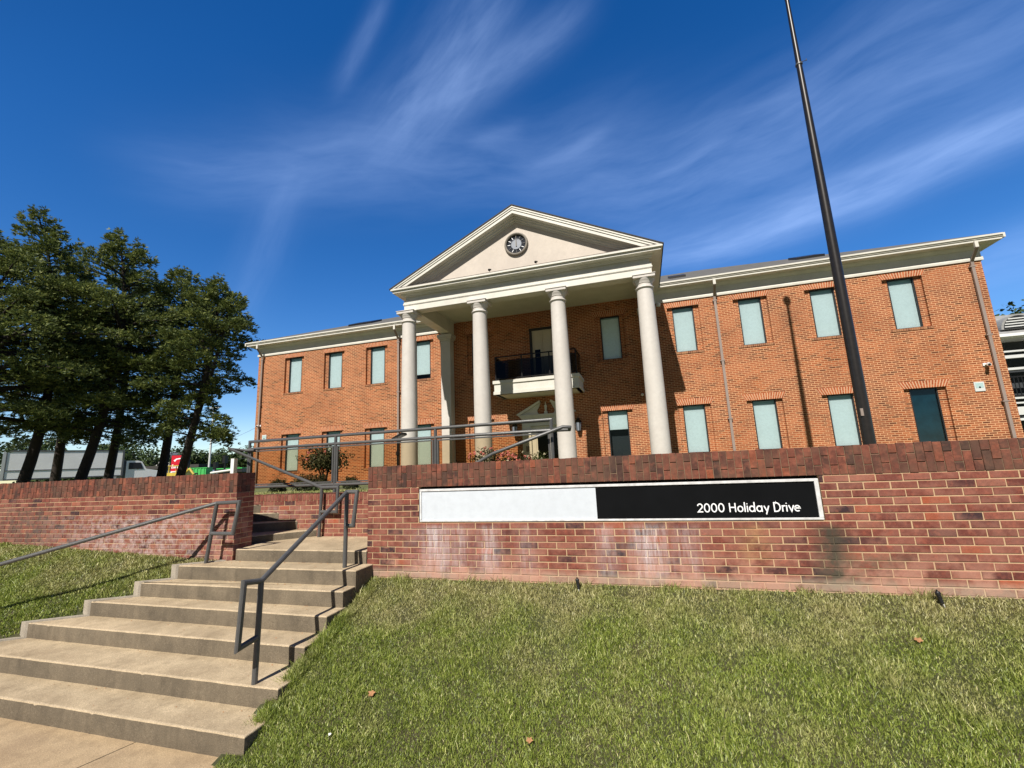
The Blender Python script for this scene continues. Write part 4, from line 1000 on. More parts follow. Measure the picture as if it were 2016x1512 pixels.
# balcony
c = MB(); BX0, BX1, BY = -5.33, -2.03, 16.0
c.box(BX0, BX1, BY, YF, 3.05, 3.13)
for (a, b_, y0, y1) in ((BX0, BX1, BY, BY + 0.14), (BX0, BX0 + 0.14, BY + 0.14, YF), (BX1 - 0.14, BX1, BY + 0.14, YF)): c.box(a, b_, y0, y1, 2.62, 3.05)
c.box(BX0 - 0.045, BX1 + 0.045, BY - 0.045, YF, 3.04, 3.165); c.box(BX0 - 0.030, BX1 + 0.030, BY - 0.030, YF - .01, 2.62, 2.74)
bal = c.build('balcony', 'trim', bd)
c = MB(); t_ = 0.022
for x in (BX0 + .06, -4.2, -3.1, BX1 - .06): c.box(x - t_, x + t_, BY + .04, BY + .08, 3.16, 4.10)
c.box(BX0 + .04, BX1 - .04, BY + .035, BY + .085, 4.101, 4.14); c.box(BX0 + .08, BX1 - .08, BY + .045, BY + .075, 3.23, 3.26); c.box(BX0 + .08, BX1 - .08, BY + .045, BY + .075, 3.93, 3.96)
for x in (BX0 + .06, BX1 - .06): c.box(x - .02, x + .02, BY + .085, YF, 4.101, 4.14); c.box(x - .015, x + .015, BY + .085, YF, 3.23, 3.26)
c.build('balustrade', 'blackmetal', bal)
c = MB()
for (a, b_) in ((BX0 + .085, -4.225), (-4.175, -3.125), (-3.075, BX1 - .085)): c.quad((a, BY + .06, 3.262), (b_, BY + .06, 3.262), (b_, BY + .06, 3.928), (a, BY + .06, 3.928))
for x in (BX0 + .06, BX1 - .06): c.box(x - .004, x + .004, BY + .09, YF - .02, 3.262, 4.09)
c.build('glass_panel', 'darkglass', bal)
# balcony door
c = MB(); c.box(-4.16, -4.06, YF + .02, YF + .12, 3.2, 5.56); c.box(-3.16, -3.06, YF + .02, YF + .12, 3.2, 5.56); c.box(-4.06, -3.16, YF + .02, YF + .12, 5.46, 5.56); df = c.build('balcony_door', 'black', bd)
c = MB()
for (a, b_) in ((-4.055, -3.615), (-3.605, -3.165)):
    c.box(a, b_, YF + .07, YF + .11, 3.2, 5.455)
    for (z0, z1) in ((3.35, 4.15), (4.3, 5.35)):
        c.box(a + .07, a + .09, YF + .06, YF + .07, z0, z1); c.box(b_ - .09, b_ - .07, YF + .06, YF + .07, z0, z1); c.box(a + .0901, b_ - .0901, YF + .06, YF + .07, z1 - .02, z1)
c.build('leaf_panel', 'door', df)
c = MB(); c.box(-3.95, -3.72, YF + .055, YF + .066, 3.5, 4.62); c.build('pane', 'darkglass', df)

# entrance with broken pediment
c = MB(); yq = YF - 0.07
for (a, b_) in ((-4.64, -4.27), (-2.95, -2.58)):
    c.box(a, b_, yq, YF + .1, -0.5, 1.24); c.box(a - .012, b_ + .012, yq - .015, YF + .09, 1.2401, 1.30); c.box(a + .0, b_ - .0, yq + .005, YF + .09, 1.3001, 1.42)
c.box(-4.64, -2.58, yq, YF + .1, 1.4201, 1.72)
for i, z in enumerate((1.7201, 1.76, 1.80, 1.84)): c.box(-4.66 - i * .03, -2.56 + i * .03, yq - 0.012 - i * .03, YF, z, z + .0398)
ent = c.build('entrance_surround', 'trim', bd)
c = MB()
for s_ in (-1, 1):
    X_ = lambda d: XC + s_ * d
    P = [(X_(1.22), 1.885), (X_(1.12), 1.885), (X_(0.36), 1.885)]
    curve = [(X_(0.25 + 0.115 * math.cos(R(a))), 2.02 + 0.13 * math.sin(R(a))) for a in range(-80, 61, 20)]
    body = [(X_(1.10), 1.885), (X_(0.27), 1.885)] + curve + [(X_(0.22), 2.33), (X_(0.24), 2.34)]
    if s_ > 0: body = body[::-1]
    c.yprism(body, YF - 0.05, YF - .001)
    cp = [(X_(1.21), 1.885), (X_(1.21), 1.93), (X_(0.23), 2.44), (X_(0.20), 2.36), (X_(1.08), 1.885)]
    if s_ > 0: cp = cp[::-1]
    c.yprism(cp, YF - 0.17, YF - .051)
c.box(XC - .06, XC + .06, YF - .12, YF - .005, 1.885, 2.0)
c.lathe((XC, YF - .07, 2.0), [(0.02, 0), (0.03, .02), (0.05, .1), (0.055, .2), (0.05, .23), (0.03, .25), (0.018, .28), (0.024, .32), (0.004, .39)], 14); c.build('broken_pediment', 'trim', ent)
c = MB(); c.box(-4.266, -4.10, YF + .03, YF + .1, -0.5, 1.41); c.box(-3.12, -2.954, YF + .03, YF + .1, -0.5, 1.41); c.box(-4.10, -3.12, YF + .03, YF + .1, 1.22, 1.41)
c.box(-3.60, -3.47, YF + .05, YF + .09, -0.5, 1.219); c.box(-4.099, -4.04, YF + .05, YF + .09, -0.5, 1.219); c.box(-3.18, -3.121, YF + .05, YF + .09, -.5, 1.219); c.build('door_frame', 'trim', ent)
c = MB(); c.box(-4.039, -3.601, YF + .07, YF + .076, -0.5, 1.218); c.box(-3.469, -3.181, YF + .07, YF + .076, -.5, 1.218); c.build('door_glass', 'darkglass', ent)
c = MB(); c.box(-4.62, -2.60, YF + .14, YF + .15, -.5, 1.73); c.build('dark_lobby', 'room', ent)
c = MB(); c.box(-4.50, -4.38, yq - .012, yq - .001, 0.40, 0.62); c.build('intercom_plate', 'clockrim', ent)

# ------------------------------------------------------------------ clock on the tympanum
ck = thing('wall_clock', (-3.605, 13.85, 7.57), 'round grey clock with pale bar numerals on the white pediment, both hands at twelve', 'clock')
kx, kz, ky = -3.605, 7.57, 13.875
c = MB(); prof = [(0.345, 0.0), (0.43, 0.0), (0.43, -0.05), (0.415, -0.085), (0.385, -0.095), (0.358, -0.08), (0.345, -0.04)]
n = 48; vs = []
for r0, d in prof:
    for j in range(n): a = 2 * math.pi * j / n; vs.append((kx + r0 * math.cos(a), ky + d, kz + r0 * math.sin(a)))
fs = [(i * n + j, i * n + (j + 1) % n, (i + 1) % len(prof) * n + (j + 1) % n, (i + 1) % len(prof) * n + j) for i in range(len(prof)) for j in range(n)]
c.add(vs, fs); c.build('rim', 'clockrim', ck, smooth='auto')
def disc(b, x, y, z, r0, n=48): b.add([(x + r0 * math.cos(2 * math.pi * j / n), y, z + r0 * math.sin(2 * math.pi * j / n)) for j in range(n)], [tuple(range(n))])
c = MB(); disc(c, kx, ky - 0.012, kz, 0.36); c.build('face', 'clockface', ck)
c = MB(); c.lathe((kx, ky - 0.013, kz), [(0.195, 0), (0.195, -0.02), (0.185, -0.022), (0.18, -0.012), (0.0, -0.012)], 40, axis='y'); c.build('centre_disc', 'clockdisc', ck)
for hgt in range(1, 13):
    an = R(90 - 30 * hgt); c = MB(); d = Vector((math.cos(an), 0, math.sin(an))); q = Vector((-d.z, 0, d.x)) * 0.010
    p0 = Vector((kx, ky - 0.026, kz)) + d * 0.215; p1 = Vector((kx, ky - 0.026, kz)) + d * 0.315
    bk = Vector((0, 0.012, 0)); vs = [tuple(v) for v in (p0 - q, p1 - q, p1 + q, p0 + q, p0 - q + bk, p1 - q + bk, p1 + q + bk, p0 + q + bk)]
    c.add(vs, [(0, 1, 2, 3), (0, 4, 5, 1), (1, 5, 6, 2), (2, 6, 7, 3), (3, 7, 4, 0)]); c.build('hour_bar', 'letter' if hgt in (4, 5, 7, 9, 10, 11) else 'black', ck)
for nm, w_, l_, dd in (('minute_hand', 0.012, 0.31, 0.040), ('hour_hand', 0.018, 0.20, 0.052)):
    c = MB(); c.add([(kx - w_, ky - dd, kz - 0.08), (kx + w_, ky - dd, kz - 0.08), (kx + w_ * .5, ky - dd, kz + l_), (kx - w_ * .5, ky - dd, kz + l_)], [(0, 1, 2, 3)])
    c.add([(kx - w_, ky - dd + .006, kz - 0.08), (kx + w_, ky - dd + .006, kz - 0.08), (kx + w_ * .5, ky - dd + .006, kz + l_), (kx - w_ * .5, ky - dd + .006, kz + l_)], [(3, 2, 1, 0)]); c.build(nm, 'clockrim', ck)

# ------------------------------------------------------------------ small fittings
def spot(name, x, y, z, label, cat, group):
    t = thing(name, (x, y, z), label, cat, group)
    c = MB(); c.tube([(x, y, z), (x, y, z + .06)], .012, 8); c.build('stem', 'blackmetal', t)
    c = MB(); c.tube([(x - .02, y - .03, z + .055), (x + .02, y + .06, z + .10)], [.042, .03], 12); c.build('lamp_head', 'blackmetal', t, smooth='auto'); return t
spot('floodlight', -4.55, 13.62, 6.60, 'small black floodlight on the pediment ledge, lower left of the clock', 'light', 'floodlights on the pediment ledge')
spot('floodlight', -2.88, 13.62, 6.60, 'small black floodlight on the pediment ledge, lower right of the clock', 'light', 'floodlights on the pediment ledge')


def camera_unit(x, z, label, dx):
    t = thing('security_camera', (x, YF, z), label, 'camera', 'white security cameras on the brick corners')
    c = MB(); c.bbox(x - .05, x + .05, YF - .04, YF - .001, z - .05, z + .05, .008); c.tube([(x, YF - .04, z), (x, YF - .12, z - .01)], .02, 8); c.build('bracket', 'white', t)
    c = MB(); c.tube([(x + dx * .06, YF - .08, z + .01), (x - dx * .02, YF - .25, z - .035)], [.048, .05], 14); c.build('camera_body', 'white', t, smooth='auto')
    c = MB(); c.tube([(x - dx * .02, YF - .25, z - .036), (x - dx * .022, YF - .258, z - .038)], .036, 12); c.build('lens', 'black', t)
camera_unit(10.72, 2.42, 'white security camera on the brick near the right corner downspout', 1)
camera_unit(-18.15, 2.33, 'white security camera on the brick near the left corner of the building', -1)
for x, z, lb in ((10.46, 1.73, 'small pale square plaque on the right end of the brick facade'), (-17.86, 1.71, 'small pale square plaque on the left end of the brick facade')):
    t = thing('wall_plaque', (x, YF, z), lb, 'plaque', 'pale plaques on the facade')
    c = MB(); c.bbox(x - .13, x + .13, YF - .03, YF - .001, z - .155, z + .155, .01); c.build('backplate', 'siding', t)
    c = MB(); c.box(x - .10, x + .10, YF - .034, YF - .031, z - .04, z + .12); c.build('printed_field', 'greygreen', t)
    c = MB(); disc(c, x, YF - .036, z - .02, 0.028, 12); c.build('dark_dot', 'black', t)


def lantern(x, label):
    t = thing('wall_lantern', (x, YF, 1.3), label, 'lantern', 'black lanterns beside the entrance')
    y = YF - .17
    c = MB(); c.box(x - .05, x + .05, YF - .03, YF - .001, 1.12, 1.62); c.tube([(x, YF - .03, 1.55), (x, YF - .12, 1.66), (x, y, 1.60)], .012, 8); c.build('wall_bracket', 'blackmetal', t)
    c = MB(); c.lathe((x, y, 1.05), [(.01, 0), (.07, .03), (.075, .05), (.12, .40), (.14, .42), (.05, .53), (.015, .58)], 6); c.build('cage', 'blackmetal', t)
    c = MB()
    for k in range(6):
        a = R(60 * k + 30); a0, a1 = R(60 * k + 6), R(60 * k + 54)
        c.quad((x + .079 * math.cos(a0), y + .079 * math.sin(a0), 1.12), (x + .079 * math.cos(a1), y + .079 * math.sin(a1), 1.12), (x + .122 * math.cos(a1), y + .122 * math.sin(a1), 1.43), (x + .122 * math.cos(a0), y + .122 * math.sin(a0), 1.43))
    c.build('glass_pane', 'clockdisc', t)
lantern(-2.32, 'black wall lantern right of the entrance door')
lantern(-4.93, 'black wall lantern left of the entrance door, partly behind the second column')
for x, z, nm, lb, cat, r0 in ((0.20, 2.35, 'dome_camera', 'tiny white dome fitting on the shaded brick left of the fourth column', 'camera', .06), (1.12, 5.84, 'wall_speaker', 'pale rounded fitting under the eave, just right of the fourth column capital', 'fitting', .09)):
    c = MB(); c.lathe((x, YF - .001, z), [(r0, 0), (r0, -.05), (r0 * .8, -.09), (r0 * .3, -.12), (.002, -.122)], 16, axis='y'); tag(c.build(nm, 'white', None, smooth='auto'), lb, cat)
for x, y, z, lb in ((-0.75, 4.68, lawn_z(-.75, 4.68), 'small black garden spotlight in the grass under the white half of the sign'), (2.225, 4.66, lawn_z(2.2, 4.66), 'small black garden spotlight in the grass at the wall foot, right of the sign')):
    t = thing('garden_spotlight', (x, y, z), lb, 'light', 'garden spotlights below the sign wall')
    c = MB(); c.tube([(x + .012, y - .012, z - .03), (x + .006, y, z + .03)], .009, 8); c.build('stake', 'plastic', t)
    c = MB(); c.tube([(x + .008, y - .004, z + .025), (x, y + .006, z + .085), (x - .002, y + .01, z + .100), (x - .003, y + .011, z + .112)], [.014, .016, .021, .016], 12); c.build('lamp_head', 'plastic', t, smooth='auto')
    c = MB(); c.tube([(x - .003, y + .011, z + .112), (x - .005, y + .012, z + .126)], .007, 8); c.build('knob', 'plastic', t)
    c = MB(); c.tube([(x + .014, y - .018, z + .0), (x + .010, y - .022, z + .02)], .004, 6); c.build('clip', 'paper', t)
# pole floodlight behind the railing
t = thing('pole_floodlight', (-7.19, 12.0, -0.5), 'black floodlight on a short post in front of the leftmost column', 'light')
c = MB(); c.tube([(-7.19, 12, -.5), (-7.18, 12, .88)], .035, 10); c.lathe((-7.185, 12, .35), [(.035, 0), (.055, .02), (.055, .12), (.035, .14)], 12); c.build('post', 'blackmetal', t, smooth='auto')
c = MB(); c.add([(-7.36, 11.9, .84), (-6.98, 11.9, .98), (-6.98, 12.2, .98), (-7.36, 12.2, .84), (-7.34, 11.9, .90), (-7.00, 11.9, 1.05), (-7.00, 12.2, 1.05), (-7.34, 12.2, .90)], [(0, 3, 2, 1), (4, 5, 6, 7), (0, 1, 5, 4), (1, 2, 6, 5), (2, 3, 7, 6), (3, 0, 4, 7)]); c.build('lamp_head', 'blackmetal', t)
# lens/side light on far left face of the building
t = thing('side_camera', (-18.5, 18.2, 1.75), 'white arm with a small camera sticking out of the building\'s left side wall', 'camera')
c = MB(); c.tube([(-18.5, 18.2, 1.72), (-18.85, 18.1, 1.70)], .03, 8); c.build('arm', 'white', t); c = MB(); c.tube([(-18.80, 18.1, 1.74), (-19.02, 18.0, 1.82)], .05, 8); c.build('camera_body', 'white', t)

# fallen leaves, scrap
def fallen(x, y, s_, rot, label, mt='deadleaf', cat='leaf', name='fallen_leaf', lift=.032, tilt=.5):
    z = lawn_z(x, y) + lift; r = random.Random(int(abs(x) * 1000)); b = MB(); n = 22; P = []
    for i in range(n):
        a = 2 * math.pi * i / n + rot; rr = s_ * (0.55 + 0.45 * abs(math.cos(2.5 * (a - rot)))) * r.uniform(.85, 1.1)
        u, v = rr * math.cos(a), rr * math.sin(a) * .8; P.append((x + u, y + v * math.cos(tilt), z + v * math.sin(tilt) + .25 * abs(u) ))
    b.add([(x, y, z)] + P, [(0, i + 1, (i + 1) % n + 1) for i in range(n)])
    Q = [(p[0], p[1], p[2] - .0015) for p in [(x, y, z)] + P]; b.add(Q, [(0, (i + 1) % n + 1, i + 1) for i in range(n)])
    b.tube([(x, y, z), (x - s_ * .3, y - s_ * .9, z - .01)], .0012, 4)
    return tag(b.build(name, mt), label, cat, 'fallen leaves on the lawn' if mt == 'deadleaf' else None)
fallen(-2.30, 3.45, .034, .4, 'dry brown curled leaf lying in the grass nearest the steps')
fallen(-0.93, 3.28, .026, 1.2, 'dry brown flat leaf in the grass at the bottom middle of the lawn')
fallen(1.86, 4.28, .030, .7, 'dry brown leaf on the thin grass far right below the sign')
fallen(-2.42, 3.10, .013, .4, 'tiny white scrap lying in the grass near the bottom step', 'paper', 'litter', 'paper_scrap', .035)

# ------------------------------------------------------------------ vegetation
def quads_cloud(C, N, S, r, elong=1.0):
    """random leaf quads: centres C (n,3), normals-ish N, sizes S"""
    n = len(C); N = N / np.maximum(1e-6, np.linalg.norm(N, axis=1))[:, None]
    t = np.cross(N, r.normal(size=(n, 3))); t /= np.maximum(1e-6, np.linalg.norm(t, axis=1))[:, None]; b = np.cross(N, t)
    t = t * S[:, None] * elong; b = b * S[:, None] / elong
    V = np.stack([C - t * .5, C + b * .5 - t * .05, C + t * .5, C - b * .5 - t * .05], 1); return V.reshape(-1, 3)


def pine(name, label, base, mid, top, crown0, Rmax, seed, mt='needles', density=1.0, bend=None, twin=None, drop=0.0, side=None, shape=None):
    K = 1.45; r = np.random.default_rng(seed); base, mid, top = (np.array(q) * K for q in (base, mid, top)); Rmax = Rmax * K * 0.98; t_ = thing(name, tuple(base), label, 'tree', 'tall pines behind the left wall')
    def axis(s):  # quadratic through base, mid (s=.3), top
        return base * (1 - s) * (0.3 - s) / 0.3 + mid * s * (1 - s) / (0.3 * 0.7) + top * s * (s - 0.3) / 0.7
    hgt = np.linalg.norm(top - base); rad = 0.235 if hgt > 14 else 0.205
    tb = MB(); ss = np.linspace(0, 0.99, 14); tb.tube([tuple(axis(s)) for s in ss], [max(0.02, rad * (1.25 - 1.15 * s) + (0.08 if s == 0 else 0)) for s in ss], 10, cap=False)
    if twin is not None:
        o2 = np.array(twin); tb.tube([tuple(axis(s) + o2 * max(0, (s - 0.2)) * 2.0) for s in np.linspace(0.22, 0.85, 9)], [max(0.02, rad * .7 * (1.1 - s)) for s in np.linspace(0.22, 0.95, 9)], 8, cap=False)
    V = []; T = []; levels = 92
    for k in range(levels):
        s = crown0 + (1.0 - crown0) * ((k + 0.5) / levels) ** 0.92 + r.uniform(-.01, .01); s = min(s, 0.985); p = axis(s)
        q = (s - crown0) / (1 - crown0)
        prof = (shape(q) if shape else (0.70 + 0.48 * math.sin(math.pi * min(1, q * 1.1 + 0.10)) - 0.62 * q ** 3.0))
        for j in range(1):
            az_ = k * 2.39996 + r.uniform(-.5, .5); Ln = Rmax * prof * r.choice([0.40, 0.7, 0.9, 1.05, 1.2])
            if side is not None: Ln *= 1 + side[2] * (math.cos(az_) * side[0] + math.sin(az_) * side[1])
            if Ln < 0.25: continue
            d = np.array([math.cos(az_), math.sin(az_), 0.0]); rise = r.uniform(-0.12, 0.40) + 0.6 * q ** 2
            us = np.linspace(0, 1, 6); path = [p + d * Ln * u + np.array([0, 0, Ln * (rise * u - 0.20 * u * u)]) for u in us]
            tb.tube([tuple(x) for x in path], [max(0.006, 0.055 * (1 - u) * (Ln / 2.5) + 0.008) for u in us], 5, cap=False)
            side_ = np.array([-d[1], d[0], 0.0]); nt = int(40 * Ln * density)
            u = 0.28 + 0.74 * r.random(nt) ** 0.75; wv = r.normal(0, 0.19, nt) * Ln * (1.05 - 0.65 * u) ; 
            c = p + np.outer(u * Ln, d) + np.outer(wv, side_) + np.stack([np.zeros(nt), np.zeros(nt), Ln * (rise * u - 0.20 * u * u) + r.normal(0, .17, nt) + 0.04 - 0.06 * np.abs(wv)], 1)
            # tufts: small fans of needles pointing out and up
            m = 7; cc = np.repeat(c, m, 0); dirs = np.repeat(np.outer(np.ones(nt), d) * 0.7 + np.outer(np.sign(wv), side_) * 0.45, m, 0) + r.normal(0, .55, (nt * m, 3)); dirs[:, 2] = np.abs(dirs[:, 2]) * 0.8 + 0.05
            dirs /= np.linalg.norm(dirs, axis=1)[:, None]; ln = r.uniform(.14, .28, nt * m); wd = r.uniform(.016, .034, nt * m)
            sd = np.cross(dirs, r.normal(size=(nt * m, 3))); sd /= np.linalg.norm(sd, axis=1)[:, None]
            a = cc; b = cc + dirs * ln[:, None] * .55; e = cc + dirs * ln[:, None]
            V.append(np.stack([a, b + sd * wd[:, None], e, b - sd * wd[:, None]], 1).reshape(-1, 3))
            tt = np.clip(np.repeat(r.normal(0.42 + 0.12 * q, .16, nt), m) + r.normal(0, .12, nt * m), 0, 1); T.append(tt)
    # leader tuft
    tb.build('trunk', 'bark', t_, smooth=True)
    V = np.concatenate(V); T = np.concatenate(T); n = len(V) // 4
    big_mesh('crown', V, np.arange(n * 4).reshape(-1, 4), T, mt, t_)
    return t_


G = -0.9
pine('pine_tree', 'dark pine at the far left edge, trunk out of the picture', (-22.0, 9.3, -.7), (-21.6, 9.2, 2.0), (-21.4, 8.6, 8.6), .26, 3.3, 101, 'needles', 1.1)
pine('pine_tree', 'tallest pine, its leaning trunk crossing the rear end of the truck box', (-23.5, 11.25, G), (-22.2, 11.1, 2.6), (-21.9, 9.9, 10.4), .25, 2.25, 102, 'needles', 1.1, side=(0, 0, 0))
pine('pine_tree', 'slender pine second from left, trunk upright before the middle of the truck box', (-26.0, 13.7, G), (-25.3, 13.4, 2.6), (-24.4, 12.4, 10.4), .23, 2.1, 103, 'needles_blue', 0.8)
pine('pine_tree', 'thick pine with right-leaning trunk before the front half of the truck box', (-22.7, 12.6, G), (-21.0, 12.4, 3.0), (-20.2, 11.6, 10.1), .19, 2.5, 104, 'needles', 1.1)
pine('pine_tree', 'pine in front of the truck\'s cab end, third trunk from the right', (-24.9, 15.1, G), (-23.8, 14.7, 3.2), (-22.9, 13.9, 10.0), .18, 1.8, 105, 'needles_blue', 1.0)
pine('pine_tree', 'forked pine left of the red roadside sign', (-21.35, 15.05, G), (-20.3, 14.6, 3.2), (-19.6, 13.9, 9.3), .21, 1.75, 106, 'needles', 1.0, twin=(0.5, 0, 0))
pine('pine_tree', 'rightmost pine, its leaning forked trunk crossing the red roadside sign', (-18.6, 13.75, G), (-17.2, 13.4, 2.8), (-16.5, 13.2, 7.9), .17, 1.68, 107, 'needles', 1.35, twin=(0.7, 0.1, 0))


def bush(name, label, cat, c0, rad, n, leaf, mt, seed, group=None, stems=6, flowers=None, hollow=0.5, squash=1.0, base=None):
    r = np.random.default_rng(seed); t_ = thing(name, (c0[0], c0[1], base if base is not None else c0[2] - rad[2]), label, cat, group)
    P = r.normal(size=(n, 3)); P /= np.linalg.norm(P, axis=1)[:, None]; rr = (hollow + (1 - hollow) * r.random(n)); lump = 1 + .22 * np.sin(P[:, 0] * 7 + seed) * np.sin(P[:, 1] * 6 + 1) + .15 * np.sin(P[:, 2] * 9)
    C = np.array(c0) + P * rr[:, None] * np.array(rad) * lump[:, None]
    V = quads_cloud(C, P + r.normal(0, .6, (n, 3)) + np.array([0, 0, .5]), r.uniform(.6, 1.3, n) * leaf, r, 1.25)
    big_mesh('foliage', V, np.arange(n * 4).reshape(-1, 4), np.clip(r.normal(.45, .2, n), 0, 1), mt, t_)
    if stems:
        b = MB(); zb = base if base is not None else c0[2] - rad[2]
        for i in range(stems):
            a = 2 * math.pi * i / stems + r.uniform(-.3, .3); e = (c0[0] + rad[0] * .6 * math.cos(a), c0[1] + rad[1] * .6 * math.sin(a), c0[2] + rad[2] * r.uniform(-.1, .5))
            b.tube([(c0[0] + .03 * math.cos(a), c0[1] + .03 * math.sin(a), zb - .03), ((c0[0] * .7 + e[0] * .3), (c0[1] * .7 + e[1] * .3), (zb + e[2]) / 2 + .05), e], [.016, .011, .004], 6)
        b.build('stems', 'bark', t_)
    if flowers:
        for (fm, k, fs_, spread, zz) in flowers:
            q = r.normal(size=(k, 3)); q /= np.linalg.norm(q, axis=1)[:, None]; q[:, 2] = np.abs(q[:, 2]) * zz; q[:, 1] = -np.abs(q[:, 1])
            ctr = np.array(c0) + q * np.array(rad) * spread; m = 14
            cc = np.repeat(ctr, m, 0) + r.normal(0, fs_ * .45, (k * m, 3)); VV = quads_cloud(cc, r.normal(size=(k * m, 3)) + np.array([0, -1, .6]), np.full(k * m, fs_), r)
            big_mesh('blossoms', VV, np.arange(k * m * 4).reshape(-1, 4), np.clip(r.normal(.5, .25, k * m), 0, 1), fm, t_)
    return t_


bush('flowering_shrub', 'tall open bronze-leaved shrub with a few pink blooms, behind the railing', 'shrub', (-8.22, 10.0, .30), (.74, .5, .36), 2600, .066, 'leafolive', 201, stems=13, flowers=[('rosepink', 10, .03, .9, .9)], hollow=.05, base=-.48)
for i, (x, y, rd, lb) in enumerate(((-8.15, 8.4, .20, 'leftmost low dark boxwood mound behind the bottom rail'), (-7.42, 8.4, .26, 'dark boxwood mound under the tall bronze-leaved shrub'), (-6.85, 8.2, .24, 'dark boxwood mound partly hidden by the handrail loop'), (-6.55, 8.9, .19, 'rightmost low boxwood mound beside the right brick wall\'s end'))):
    bush('boxwood', lb, 'shrub', (x, y, -.46 + rd * .70), (rd, rd, rd * .8), 4200, .026, 'leafolive', 210 + i, 'boxwoods behind the railing', stems=0, hollow=.55)
bush('boxwood', 'pale green leafy plant low behind the railing post', 'shrub', (-6.55, 8.0, -.36), (.22, .2, .13), 700, .03, 'leaf', 219, 'boxwoods behind the railing', stems=0)
bush('rose_bush', 'rose bush covered in pink blooms just over the wall, left clump', 'flowers', (-2.95, 8.2, .09), (.36, .3, .22), 900, .035, 'leafolive', 221, 'rose bushes behind the wall', stems=4, flowers=[('rosepink', 13, .030, 1.0, 1.0)], base=-.42)
bush('rose_bush', 'rose bush with salmon pink blooms in front of the entrance door', 'flowers', (-2.38, 8.2, .02), (.34, .3, .20), 900, .035, 'leafolive', 222, 'rose bushes behind the wall', stems=4, flowers=[('rosepink', 12, .032, 1.0, 1.0), ('rosewhite', 2, .02, 1, 1)], base=-.42)
bush('rose_bush', 'green bush with a few white blooms, right clump over the wall', 'flowers', (-1.90, 8.2, -.02), (.26, .3, .20), 1000, .030, 'leaf', 223, 'rose bushes behind the wall', stems=4, flowers=[('rosewhite', 6, .020, 1.0, 1.0)], base=-.42)


def far_tree(label, x, y, h, w_, seed, group, mt='leaf', name='broadleaf_tree', gz=-.9, leaf=.42, n=2600):
    r = np.random.default_rng(seed); t_ = thing(name, (x, y, gz), label, 'tree', group)
    b = MB(); b.tube([(x, y, gz), (x + .1, y, gz + h * .4), (x, y, gz + h * .8)], [h * .03, h * .022, h * .008], 7); b.build('trunk', 'bark', t_)
    lobes = []
    for i in range(14): lobes.append((x + r.normal(0, w_ * .26), y + r.normal(0, w_ * .22), gz + h * r.uniform(.42, .86), w_ * r.uniform(.15, .27)))
    li = r.integers(0, len(lobes), n); Lb = np.array(lobes)[li]; P = r.normal(size=(n, 3)); P /= np.linalg.norm(P, axis=1)[:, None]; rr = r.random(n) ** .35
    C = Lb[:, :3] + P * (Lb[:, 3] * rr)[:, None]
    V = quads_cloud(C, P + r.normal(0, .7, (n, 3)), r.uniform(.6, 1.4, n) * leaf, r, 1.2)
    big_mesh('crown', V, np.arange(n * 4).reshape(-1, 4), np.clip(r.normal(.45, .2, n), 0, 1), mt, t_); return t_


gT = 'trees along the far road'
ft = [(-128, 78, 13, 13, 'tall pale broadleaf tree right behind the truck cab'), (-117, 76, 10.5, 12, 'rounded green tree between the truck cab and the forked pine'), (-124, 93, 8.5, 12, 'hazy tree behind the small white gabled house'), (-109, 84, 8.0, 8, 'dark tree just left of the red roadside sign'),
      (-108, 92, 8.0, 10, 'dark tree just right of the red roadside sign'), (-100, 88, 7.5, 10, 'broad tree behind the bright green dumpster'), (-99, 95, 7.6, 11, 'low tree left of the white mast'), (-92, 92, 7.6, 12, 'dense tree under the white mast'), (-84, 90, 8.2, 12, 'dense green tree right of the white mast'), (-78, 92, 8.4, 10, 'tree beside the left corner of the building'), (-72, 90, 9.0, 10, 'tree half hidden by the building\'s left corner'),
      (-135, 66, 12, 12, 'tree behind the middle of the truck box'), (-143, 58, 11, 13, 'tree behind the rear of the truck box')]
for i, (x, y, h, w_, lb) in enumerate(ft): far_tree(lb, x, y, h * .92, w_, 300 + i, gT, leaf=.5)
far_tree('dark green tree above the grey roof at the right edge', 40.0, 56, 15.2, 11, 340, None, 'leaf', gz=-1, leaf=.40, n=3600)
far_tree('small tree tip showing between the brick corner and the grey roof', 35.3, 53, 12.8, 4, 341, None, 'leaf', gz=-1, leaf=.3, n=1200)
def treeline():
    r = np.random.default_rng(77); n = 16000; x = r.uniform(-210, -60, n); y = 120 + r.uniform(0, 20, n) + x * 0.1; hh = 5.2 + 1.6 * np.sin(x * .13) + 1.1 * np.sin(x * .37 + 1)
    C = np.stack([x, y, -1 + hh * r.random(n) ** .6], 1); V = quads_cloud(C, r.normal(size=(n, 3)), r.uniform(.7, 1.6, n), r, 1.2)
    tag(big_mesh('far_woods', V, np.arange(n * 4).reshape(-1, 4), np.clip(r.normal(.4, .2, n), 0, 1), 'leaf'), 'hazy continuous wooded skyline beyond the road', 'woods', kind='stuff')
treeline()

# ------------------------------------------------------------------ street background
def boxl(b, o, ex, ey, x0, x1, y0, y1, z0, z1):
    vs = [tuple(o + ex * x + ey * y + Vector((0, 0, z))) for z in (z0, z1) for (x, y) in ((x0, y0), (x1, y0), (x1, y1), (x0, y1))]
    b.add(vs, [(0, 3, 2, 1), (4, 5, 6, 7), (0, 1, 5, 4), (1, 2, 6, 5), (2, 3, 7, 6), (3, 0, 4, 7)])


